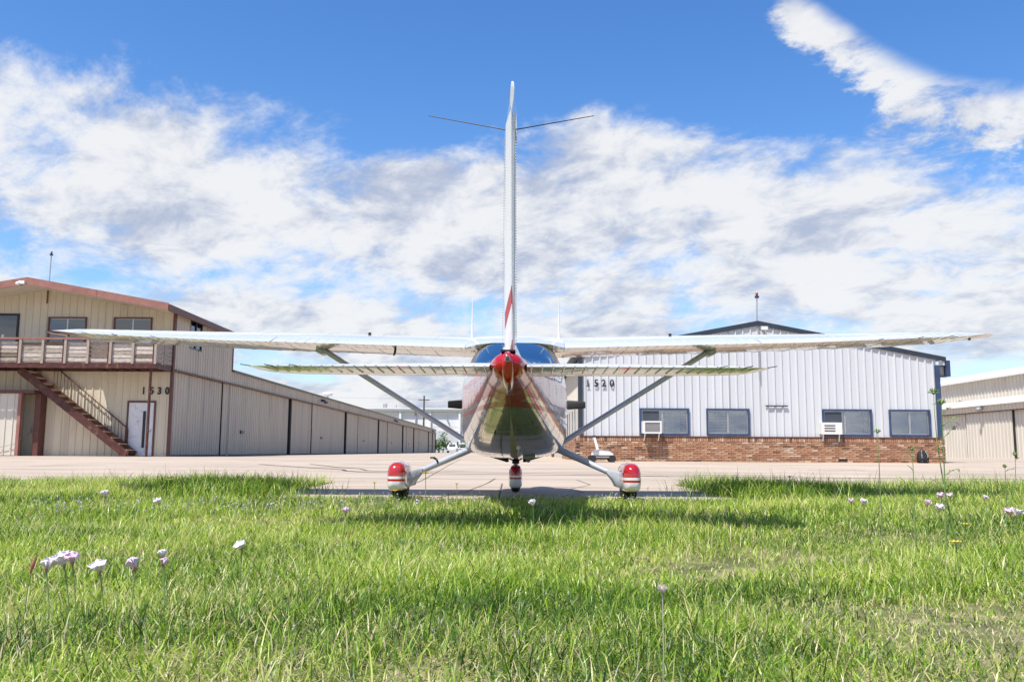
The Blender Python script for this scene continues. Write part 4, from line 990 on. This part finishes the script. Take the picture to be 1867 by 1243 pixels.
# fin, rudder, caps
def fin_ring(z, yt, yl, th, c0, c1, bend=0., nu=11, tmin=.05):
    def sh(q):
        xx = 1-q; return max(0, (.2969*math.sqrt(xx)-.126*xx-.3516*xx*xx+.2843*xx**3-.1036*xx**4))/.1 if 0 < q < 1 else 0.
    cs = [c0+(c1-c0)*(1-math.cos(math.pi*i/(nu-1)))/2 for i in range(nu)]
    P_ = []
    for side in (1, -1):
        for q in (cs if side > 0 else list(reversed(cs[:-1] if c1 == 1. else cs))):
            lean = max(0, z-2.9)*.10
            off = bend*max(0, c1-q)*(yl-yt) if bend else 0.
            P_.append((side*th/2*max(sh(q), tmin)+off+lean, yt+(yl-yt)*q, z))
    return P_
FZ = [(1.245, 6.02, 7.75, .105), (1.5, 5.98, 7.48, .102), (2.0, 5.90, 7.12, .098), (2.5, 5.83, 6.86, .092), (2.88, 5.775, 6.66, .086)]
RC = .33
m = MB(); m.loft([fin_ring(z, yt, yl, th, RC+.012, 1.) for z, yt, yl, th in FZ]); fin = m.build('fin', M['p_plain'], PL, True)
m = MB(); m.loft([fin_ring(z, yt, yl, th, 0., RC, .05) for z, yt, yl, th in FZ]); rud = m.build('rudder', M['p_rudder'], PL, True)
m = MB()
for i in range(80):
    z = 1.27+i*.020; f = (z-1.245)/(2.88-1.245); th = .105-.019*f
    y = 6.02-.245*f+.05; m.box(.040, .0455, y, y+.006, z, z+.005)
    y2 = y+.42; m.box(th/2-.006, th/2+.002, y2, y2+.005, z, z+.005); m.box(-th/2-.0015, -th/2+.006, y2, y2+.005, z, z+.005)
o = m.build('rivets', M['seam'], rud); o['kind'] = 'stuff'
m = MB(); m.tube([(.040, 6.005-.245*f_, 1.25+1.63*f_) for f_ in (0, .5, .98)], .0035, 6); m.build('trailing_edge', M['plastic_grey'], rud)
m = MB(); m.loft([fin_ring(z, yt, yl, th, 0, 1, .017, 11, tm) for z, yt, yl, th, tm in ((2.884, 5.774, 6.655, .088, .06), (2.93, 5.768, 6.60, .084, .22), (2.98, 5.758, 6.52, .076, .34), (3.02, 5.75, 6.42, .062, .42), (3.05, 5.745, 6.28, .042, .5), (3.068, 5.75, 6.12, .020, .6))]); m.build('fin_cap', M['p_plain'], PL, True)
# dorsal fillet
m = MB(); rings = []
for y, z0, z1, wd in ((9.2, 1.44, 1.475, .015), (8.6, 1.40, 1.465, .035), (8.0, 1.36, 1.47, .045), (7.4, 1.30, 1.55, .05), (6.9, 1.25, 1.50, .05), (6.3, 1.2, 1.30, .045)):
    rings.append([(-wd*2.2, y, z0), (-wd, y, z0+(z1-z0)*.5), (-wd*.3, y, z1), (wd*.3, y, z1), (wd, y, z0+(z1-z0)*.5), (wd*2.2, y, z0)])
m.loft(rings); m.build('dorsal_fillet', M['p_plain'], PL, True)
# red tail cone with lamp
rings = []
for y, hw, z0, z1 in ((5.83, .018, 1.135, 1.185), (5.845, .034, 1.10, 1.205), (5.90, .040, 1.04, 1.222), (6.05, .042, 1.005, 1.232), (6.3, .042, .985, 1.235), (6.6, .040, .968, 1.22), (6.72, .034, 1.0, 1.18)):
    rings.append([(hw*math.copysign(abs(math.cos(t))**.75, math.cos(t)), y, (z0+z1)/2+(z1-z0)/2*math.copysign(abs(math.sin(t))**.8, math.sin(t))) for t in [2*math.pi*j/24 for j in range(24)]])
m = MB(); m.loft(rings); cone = m.build('tail_cone', M['p_red'], PL, True)
m = MB(); m.tube([(0, 5.845, 1.163), (0, 5.812, 1.163)], [.020, .019], 16); m.build('lamp_ring', M['galv'], cone, True)
m = MB(); m.sphere((0, 5.81, 1.163), .016, .014, .016); m.build('lamp_lens', M['dark_glass'], cone, True)
m = MB(); m.box(-.05, .05, 5.98, 6.2, 1.232, 1.244); m.build('rudder_gap', M['black'], PL)
# nose gear
m = MB(); m.tube([(0, 12.35, .55), (0, 12.33, .30)], [.034, .03], 12); m.build('nose_strut', M['strut_grey'], PL, True)
m = MB(); m.tube([(-.10, 12.2, .47), (-.06, 12.3, .44), (.06, 12.3, .44), (.10, 12.2, .47)], .012, 6); m.box(-.05, .05, 12.27, 12.33, .385, .43); m.build('steering_link', M['black'], PL)
pant(0, .094, .055, .375, 11.9, 12.85, 'p_nosepant')
m = MB(); rings = []
for dx_, rr in ((-.062, .12), (-.058, .15), (-.04, .172), (0, .18), (.04, .172), (.058, .15), (.062, .12)):
    rings.append([(dx_, 12.18+rr*math.cos(2*math.pi*j/26), .18+rr*math.sin(2*math.pi*j/26)) for j in range(26)])
m.loft(rings); m.build('tyre', M['rubber'], PL, True)
# ================================================================ LAWN
def lawn_h(x, y):
    return .022*np.sin(x*.9+1.3)*np.cos(y*.7)+.018*np.sin(x*2.1-y*1.3)+.012*np.sin(y*2.9+x*.6)
def fbm(x, y, seed=0, oct=4):
    v = 0; a = 1.; t = 0; r = np.random.default_rng(seed)
    for k in range(oct):
        f = 1.6**k
        for _ in range(3):
            th = r.uniform(0, 6.28); p = r.uniform(0, 6.28); v = v+a*np.sin((x*np.cos(th)+y*np.sin(th))*f+p+1.3*np.sin(y*f*.6+p)); t += a
        a *= .65
    return v/t*1.7
NXL, NYL = 150, 90
gxs = np.linspace(-20, 26, NXL); gys = np.linspace(-1.5, LAWNY-.02, NYL)
vs = []; fs = []
for y in gys:
    for x in gxs:
        z = float(gz(y)-.012+lawn_h(x, y)*.6)
        if PADX0-.05 < x < PADX1+.05 and y > PADY-.05: z = -.06
        z *= 1.
        vs.append((x, y, z))
for j in range(NYL-1):
    for i in range(NXL-1): fs.append((j*NXL+i, j*NXL+i+1, (j+1)*NXL+i+1, (j+1)*NXL+i))
m = MB(); m.add(vs, fs); tag(m.build('lawn_soil', M['soil'], smooth=True, recalc=False), 'straw littered soil under the long grass in front of the aircraft', 'soil', kind='structure')

def blade_mat():
    m, t, b = newmat('grass_blade')
    at = t.node('ShaderNodeAttribute', attribute_name='tint').outputs['Fac']
    c = t.ramp(at, [(0., (.03, .08, .010)), (.25, (.13, .27, .020)), (.50, (.40, .56, .048)), (.75, (.62, .67, .16)), (.88, (.68, .60, .30)), (1., (.76, .66, .44))])
    t.n.remove(b); o = [n for n in t.n if n.type == 'OUTPUT_MATERIAL'][0]
    d = t.node('ShaderNodeBsdfDiffuse'); tr = t.node('ShaderNodeBsdfTranslucent'); gl = t.node('ShaderNodeBsdfGlossy'); gl.inputs['Roughness'].default_value = .38
    t.l.new(c, d.inputs[0]); t.l.new(c, tr.inputs[0])
    m1 = t.node('ShaderNodeMixShader'); m1.inputs[0].default_value = .45; t.l.new(d.outputs[0], m1.inputs[1]); t.l.new(tr.outputs[0], m1.inputs[2])
    m2 = t.node('ShaderNodeMixShader'); m2.inputs[0].default_value = .035; t.l.new(m1.outputs[0], m2.inputs[1]); t.l.new(gl.outputs[0], m2.inputs[2]); t.l.new(m2.outputs[0], o.inputs[0])
    return m
M['blade'] = blade_mat()
def in_lawn(x, y):
    edge = .10*np.sin(x*3.1)+.08*np.sin(x*7.3+1); ey = .10*np.sin(y*4.3)+.07*np.sin(y*9.1)
    # the pad is cut out of the lawn
    pad = (y > PADY-.02+edge*.8) & (x > PADX0+ey*1.0) & (x < PADX1+ey*1.0)
    return (~pad) & (y < LAWNY-.02+edge*1.2)
def blades(n, y0, y1, xw, hmin, hmax, wid, straw, seed, lie=.0):
    r = np.random.default_rng(seed)
    k = int(n*1.5); y = r.uniform(y0, y1, k); x = r.uniform(-1, 1, k)*xw(y)
    dn = fbm(x*2.6, y*2.6, 3); keep = (r.uniform(0, 1, k) < np.clip(.72+.55*dn, .12, 1)) & in_lawn(x, y) & ((x*x+y*y) > .5)
    x, y = x[keep][:n], y[keep][:n]; n = len(x)
    hn = fbm(x*1.5, y*1.5, 5); h = (hmin+(hmax-hmin)*r.beta(2, 2.6, n))*np.clip(1+.65*hn, .4, 1.7)
    h = h*(1-.38*np.clip((y-9.0)/1.2, 0, 1)*((x > PADX0) & (x < PADX1)))
    h = h*(1+.55*np.clip((y-11)/3, 0, 1)*((x < PADX0) | (x > PADX1)))
    lay = r.uniform(0, 1, n) < lie
    h = np.where(lay, h*1.1, h)
    az = r.uniform(0, 2*np.pi, n)+.5*fbm(x*.8, y*.8, 9); lean = np.where(lay, r.uniform(1.05, 1.5, n), np.abs(r.normal(.0, .34, n))+.05); curl = r.uniform(.1, .95, n)*np.where(lay, .2, 1)
    tint = np.clip(.40+.24*fbm(x*1.1, y*1.1, 7)+.19*fbm(x*4, y*4, 8)+r.normal(0, .22, n), 0, .84)
    st = r.uniform(0, 1, n) < np.clip(straw*(1+1.0*fbm(x*1.7, y*1.7, 12)), 0, 1); tint = np.where(st | (lay & (r.uniform(0, 1, n) < .6)), r.uniform(.76, 1., n), tint)
    w = wid*r.uniform(.55, 1.35, n)
    z0 = np.array([gz(v) for v in y])-.02+lawn_h(x, y)*.6
    dirx, diry = np.cos(az), np.sin(az); fa = az+np.pi/2+r.normal(0, .5, n); px, py = np.cos(fa), np.sin(fa)
    V = np.zeros((n, 7, 3))
    for lev, (f, ww, idx) in enumerate(((0, .8, (0, 1)), (.38, 1., (2, 3)), (.74, .62, (4, 5)), (1., 0, (6,)))):
        ang = lean+curl*f*f; d = h*f
        cx, cy, cz = x+dirx*np.sin(ang)*d, y+diry*np.sin(ang)*d, z0+np.cos(ang)*d
        for q, i in enumerate(idx):
            sg = 0 if len(idx) == 1 else (-1, 1)[q]
            V[:, i, 0] = cx+sg*px*w*ww/2; V[:, i, 1] = cy+sg*py*w*ww/2; V[:, i, 2] = cz
    return V, tint
def blade_mesh(name, sets, label, cat):
    V = np.concatenate([s[0] for s in sets]); tint = np.concatenate([s[1] for s in sets]); n = len(V)
    me = bpy.data.meshes.new(name); me.vertices.add(n*7); me.vertices.foreach_set('co', V.reshape(-1).astype(np.float32))
    pat = np.array([0, 1, 3, 2, 2, 3, 5, 4, 4, 5, 6]); lp = (np.arange(n)[:, None]*7+pat[None]).reshape(-1)
    me.loops.add(n*11); me.loops.foreach_set('vertex_index', lp.astype(np.int32))
    me.polygons.add(n*3); stt = (np.arange(n)[:, None]*11+np.array([0, 4, 8])[None]).reshape(-1); me.polygons.foreach_set('loop_start', stt.astype(np.int32))
    me.update(calc_edges=True)
    a = me.attributes.new('tint', 'FLOAT', 'POINT'); a.data.foreach_set('value', np.repeat(tint, 7).astype(np.float32))
    me.materials.append(M['blade']); o = bpy.data.objects.new(name, me); COL.objects.link(o); tag(o, label, cat, kind='stuff'); return o
blade_mesh('grass', [
    blades(160000, .9, 3.6, lambda y: 1.2+.63*y, .02, .105, .0037, .36, 21, .40),
    blades(130000, 3.5, 6.6, lambda y: 1.4+.62*y, .03, .145, .0046, .12, 22, .16),
    blades(130000, 6.5, LAWNY+.1, lambda y: 2.2+.66*y, .05, .175, .0068, .09, 23, .08),
    blades(3800, 8.2, LAWNY+.1, lambda y: 1.6+.5*y, .14, .26, .0045, .25, 24, 0.),
    blades(1500, 1.6, 8.0, lambda y: 1.0+.6*y, .12, .21, .0030, .40, 25, 0.)],
    'long bright green and straw coloured grass filling the foreground', 'grass')
# tufts at the pad corners
def tuft(cx, cy, rx, ry, n, seed, h0=.15, h1=.30):
    r = np.random.default_rng(seed); V, t = blades(n, 6, 8, lambda y: .5+0*y, h0, h1, .007, .05, seed, 0)
    k = len(V); dx_ = r.normal(0, rx, k); dy_ = r.normal(0, ry, k)
    base = V[:, :2, :].mean(1); V = V-base[:, None, :]+np.stack([cx+dx_, cy+dy_, np.array([gz(cy)-.02]*k)], 1)[:, None, :]
    return V, np.clip(t-.06, 0, 1)
blade_mesh('grass_tufts', [tuft(-3.35, 10.9, .35, .5, 2600, 31), tuft(-3.9, 12.2, .5, .5, 2400, 32), tuft(3.2, 11.3, .35, .6, 2600, 33), tuft(3.9, 12.6, .6, .4, 2200, 34), tuft(-1.6, 10.25, .7, .10, 400, 35, .05, .12), tuft(1.2, 10.25, .9, .10, 400, 36, .05, .12)],
    'taller grass tufts at the corners of the concrete pad', 'grass')

# ---- flowers
def petal_mat(nm, c0, c1):
    m, t, b = newmat(nm); co = t.node('ShaderNodeTexCoord').outputs['Object']
    c = t.ramp(t.noise(co, 60., 3, .5), [(.35, c0), (.65, c1)]); t.l.new(c, b.inputs['Base Color']); b.inputs['Roughness'].default_value = .6
    b.inputs['Sheen Weight'].default_value = .2; return m
M['petal_white'] = petal_mat('petal_white', (.82, .78, .80), (.80, .68, .75))
M['petal_pink'] = petal_mat('petal_pink', (.80, .62, .72), (.70, .45, .60))
M['petal_yellow'] = petal_mat('petal_yellow', (.80, .62, .03), (.75, .50, .02))
M['bud_red'] = mat('bud_red', (.35, .12, .09), .6, .3, 60.)
M['seed_grey'] = mat('seed_grey', (.46, .40, .35), .9, .2, 80.)
def wpt(px, py, h):
    """where a stalk of height h on the lawn would stand to show its top at photo pixel px, py"""
    d = fw*1600+rt*(px-933.5)+up*(621.5-py); k = (h-.01-CAMH)/d.z; return d.x*k, d.y*k
def primrose(px, py, h, size, label, kind='white', openness=.9, tiltx=0., group='pale primroses in the grass'):
    size *= .95
    x, y = wpt(px, py, h); o = thing('primrose', label, 'flower', (x, y, gz(y)-.01), group)
    z0 = gz(y)-.02; top = Vector((x, y, z0+h)); bs = Vector((x+random.uniform(-.03, .03), y+random.uniform(-.02, .02), z0))
    m = MB(); m.tube([bs, bs*.5+top*.5+Vector((.008, 0, 0)), top], [.0022, .0018, .0022], 6); m.build('stem', M['stem_green'], o, True)
    m = MB(); m.tube([top-Vector((0, 0, .012)), top+Vector((0, 0, size*.10))], [.0025, .005], 8); m.build('calyx', M['bud_red'], o, True)
    tilt = Matrix.Rotation(random.uniform(-.5, .5), 3, 'Y') @ Matrix.Rotation(random.uniform(.0, .55), 3, 'X')
    for k in range(4):
        th = k*math.pi/2+.5+tiltx; m = MB(); n = 6; rows = []
        for i in range(n+1):
            f = i/n; wd = size*.52*math.sin(math.pi*(.06+.86*f**1.7)); rr = size*.60*openness*f**1.1; zz = size*(1.0-.25*openness)*f-size*.10*openness*f**4
            row = []
            for j in range(5):
                q = (j-2)/2; cup = -abs(q)**2*.18*size*f
                row.append(top+tilt @ Vector((math.cos(th)*(rr+cup)-math.sin(th)*wd*q, math.sin(th)*(rr+cup)+math.cos(th)*wd*q, zz+size*.05*math.sin(7*f+j*1.4)*f)))
            rows.append(row)
        vs = [p for r in rows for p in r]; m.add(vs, [(i*5+j, i*5+j+1, i*5+j+6, i*5+j+5) for i in range(n) for j in range(4)]); pt = m.build('petal', M['petal_'+kind], o, True, recalc=False)
        sol = pt.modifiers.new('thick', 'SOLIDIFY'); sol.thickness = .0006
    return o
FL = [(85, 1032, .21, .046, 'pale primrose leftmost of the near cluster beside the red bud', 'white', .55), (118, 1025, .22, .060, 'large open white primrose in the near left cluster', 'white', .85), (133, 1020, .24, .044, 'pinkish primrose touching the large open white one', 'pink', .8),
      (183, 1036, .21, .050, 'white primrose with a drooping petal right of the large open one', 'white', 1.0), (247, 1030, .21, .044, 'pink closed primrose on a reddish stem in the near left grass', 'pink', .42), (297, 1010, .21, .034, 'small white primrose above a pink bud', 'white', .6),
      (297, 1023, .20, .032, 'small pink bud below a white primrose', 'pink', .35), (441, 995, .22, .042, 'single white primrose standing alone in the left middle grass', 'white', 1.0), (1690, 919, .21, .055, 'small pale primrose lowest left of the right hand group', 'pink', .6),
      (1712, 928, .21, .062, 'round white primrose below the tall weed on the right', 'white', .7), (1716, 906, .21, .066, 'violet pink primrose just right of the tall weed', 'pink', .7), (1732, 905, .21, .055, 'pale pink primrose right of the violet one', 'pink', .8),
      (1842, 936, .21, .062, 'pale primrose on the left of the pair at the right edge', 'pink', .8), (1852, 938, .21, .066, 'white primrose on the right of the pair at the right edge', 'white', .9), (972, 919, .22, .055, 'white primrose in the middle grass behind the nose wheel line', 'white', .6),
      (1573, 916, .21, .055, 'faint white primrose alone in the right middle grass', 'white', .8), (630, 933, .21, .05, 'faint pink primrose in the shaded grass left of the nose wheel', 'pink', .6), (192, 903, .2, .07, 'white primrose far back in the left grass', 'white', .7), (290, 916, .2, .06, 'white primrose in the left grass beside bluish flowers', 'white', .8),
      (1552, 915, .2, .05, 'faint pink primrose left of the lone white one on the right', 'pink', .6), (1795, 908, .2, .05, 'faint white primrose far right below the white building corner', 'white', .7)]
for f in FL: primrose(*f)
# red bud by the cluster
x, y = wpt(58, 1035, .19); o = thing('flower_bud', 'small reddish drooping bud at the left end of the primroses', 'flower bud', (x, y, 0))
m = MB(); m.tube([(x-.015, y, -.02), (x-.008, y, .12), (x+.002, y, .185)], .002, 6); m.build('stem', M['stem_green'], o)
m = MB(); m.tube([(x-.004, y, .165), (x+.002, y, .185), (x+.008, y, .205), (x+.012, y, .22)], [.003, .006, .005, .001], 8); m.build('bud', M['bud_red'], o, True)
def yellow(px, py, h, size, label):
    x, y = wpt(px, py, h); z0 = gz(y)-.02; o = thing('yellow_flower', label, 'flower', (x, y, z0), 'yellow daisies in the grass')
    m = MB(); m.tube([(x+.02, y, z0), (x+.004, y, z0+h*.6), (x, y, z0+h)], .0025, 5); m.build('stem', M['stem_green'], o)
    for k in range(9):
        th = k*2*math.pi/9; m = MB(); d = Vector((math.cos(th), math.sin(th), .35)); s_ = Vector((-math.sin(th), math.cos(th), 0)); c = Vector((x, y, z0+h))
        m.add([c+s_*size*.05, c-s_*size*.05, c+d*size*.35-s_*size*.13, c+d*size*.35+s_*size*.13, c+d*size*.52-s_*size*.07, c+d*size*.52+s_*size*.07], [(0, 1, 2, 3), (3, 2, 4, 5)]); m.build('petal', M['petal_yellow'], o, recalc=False)
    m = MB(); m.sphere((x, y, z0+h+size*.05), size*.16, size*.16, size*.10, 8, 5); m.build('flower_head', M['petal_yellow'], o, True)
for f in ((1742, 985, .2, .05, 'yellow daisy lowest on the right in the foreground grass'), (1760, 953, .2, .045, 'yellow daisy above and right of the lowest one'), (1419, 874, .22, .07, 'yellow daisy left of two at the back edge of the right grass'), (1440, 868, .24, .075, 'yellow daisy right of two at the back edge of the right grass'),
          (720, 893, .22, .065, 'yellow daisy in front of the left main wheel'), (776, 860, .42, .06, 'tall yellow daisy right of the left wheel under the gear leg'), (683, 878, .30, .05, 'small yellow daisy left of the left main wheel'), (310, 873, .24, .07, 'yellow daisy at the back of the left grass'),
          (833, 880, .28, .05, 'small yellow daisy left of the nose wheel on the pad edge'), (1805, 873, .22, .05, 'small yellow daisy at the far right back edge of the grass')): yellow(*f)
# seed head on a bare stalk
x, y = wpt(1208, 1076, .27); o = thing('seed_head', 'fluffy grey seed head on a bare brown stalk in the foreground', 'seed head', (x, y, 0))
m = MB(); m.tube([(x, y+.03, -.02), (x+.002, y+.01, .13), (x, y, .255)], .0013, 6); m.build('stem', M['seed_grey'], o)
m = MB(); m.sphere((x, y, .262), .0085, .0085, .0075, 10, 6)
for k in range(60):
    d = Vector([random.gauss(0, 1) for _ in range(3)]).normalized(); d.z = abs(d.z)*.9; c = Vector((x, y, .263)); m.bar(c, c+d*.0125, .0008, .0008, (.3, .5, .8))
m.build('seeds', M['seed_grey'], o)
# weeds
def weed(px, py, dist, label, lean, leaves, seed, flower=True, grp='tall weeds at the right of the grass', base=None):
    d = fw*1600+rt*(px-933.5)+up*(621.5-py); k = dist/d.y; tx_, tz_ = d.x*k, CAMH+d.z*k; rr = random.Random(seed)
    zb = gz(dist)-.02; o = thing('weed', label, 'weed', (tx_-lean, dist, zb), grp)
    bs = Vector((tx_-lean, dist, zb)); tp = Vector((tx_, dist, tz_)); mid = bs*.45+tp*.55+Vector((lean*.55, 0, 0)); pts_ = []
    for i in range(13):
        f = i/12; pts_.append(bs*(1-f)**2+mid*2*f*(1-f)+tp*f*f)
    m = MB(); m.tube(pts_, [.0058*(1-.75*i/12) for i in range(13)], 7); m.build('stem', M['stem_green'], o, True)
    H = tz_-zb
    for q in range(leaves):
        f = .30+.62*q/max(1, leaves-1); p = pts_[int(f*12)]; th = rr.uniform(0, 6.28); L = H*rr.uniform(.05, .12)
        m = MB(); e = p+Vector((math.cos(th)*L, math.sin(th)*L*.6, L*rr.uniform(.2, .9)))
        m.tube([p, p*.5+e*.5+Vector((0, 0, .01)), e], [.0025, .002, .0015], 5)
        for j in range(5):
            c = p*(1-(j+1)/5)+e*((j+1)/5); a = Vector((rr.uniform(-1, 1), rr.uniform(-1, 1), rr.uniform(-.3, 1))).normalized()*L*.28; b = Vector((-a.y, a.x, rr.uniform(-.4, .4)*a.length))*.35
            m.add([c, c+a*.5+b, c+a, c+a*.5-b], [(0, 1, 2, 3)])
        m.build('leaf_spray', M['stem_green'], o, recalc=False)
    if flower:
        m = MB(); m.sphere(tuple(tp), .012, .012, .010, 8, 5)
        for j in range(26):
            dd_ = Vector((rr.gauss(0, 1), rr.gauss(0, 1), abs(rr.gauss(0, 1)))).normalized()*H*.035; m.bar(tp, tp+dd_, .003, .002, (.2, .4, .9))
        m.build('flower_head', M['stem_green'], o)
weed(1716, 735, 5.0, 'tallest weed with forked top rising in front of the white building corner', .02, 11, 3)
weed(1702, 716, 5.06, 'thin curved weed stem with a round head beside the tallest weed', -.10, 2, 5)
weed(1663, 818, 5.6, 'short leafy weed in front of the black backpack', .01, 5, 6)
weed(1600, 787, 6.2, 'thin single weed below the gap between the right windows', .0, 2, 7)
weed(1850, 828, 6.0, 'weed stem curving over to the right at the edge of the grass', .16, 2, 8)
weed(1832, 850, 6.4, 'short leafy weed at the far right edge of the grass', .02, 4, 9)
# bluish ground flowers, too many to count
m = MB(); r = random.Random(5)
for _ in range(420):
    c = r.choice([(-3.6, 6.0, 1.3, .35), (-1.2, 7.1, .9, .35), (-.2, 7.4, 1.2, .3), (1.4, 7.7, .7, .2), (-2.6, 6.4, 1.6, .3)])
    x = c[0]+r.gauss(0, c[2]*.5); y = c[1]+1.2+r.gauss(0, c[3]); z = gz(y)+r.uniform(.07, .14); s_ = r.uniform(.005, .010)
    for k in range(3):
        a = Vector((r.uniform(-1, 1), r.uniform(-1, 1), r.uniform(-1, 1))).normalized()*s_; b = Vector((a.z, a.x, a.y)); p = Vector((x, y, z)); m.quad(p-a, p-b, p+a, p+b)
    m.bar((x, y, gz(y)-.02), (x, y, z), .002, .002, (0, 1, 0), 1)
M['petal_blue'] = petal_mat('petal_blue', (.50, .48, .60), (.60, .57, .68))
tag(m.build('ground_flowers', [M['petal_blue'], M['stem_green']], recalc=False), 'low bluish flowers scattered through the grass before the aircraft', 'flowers', kind='stuff')
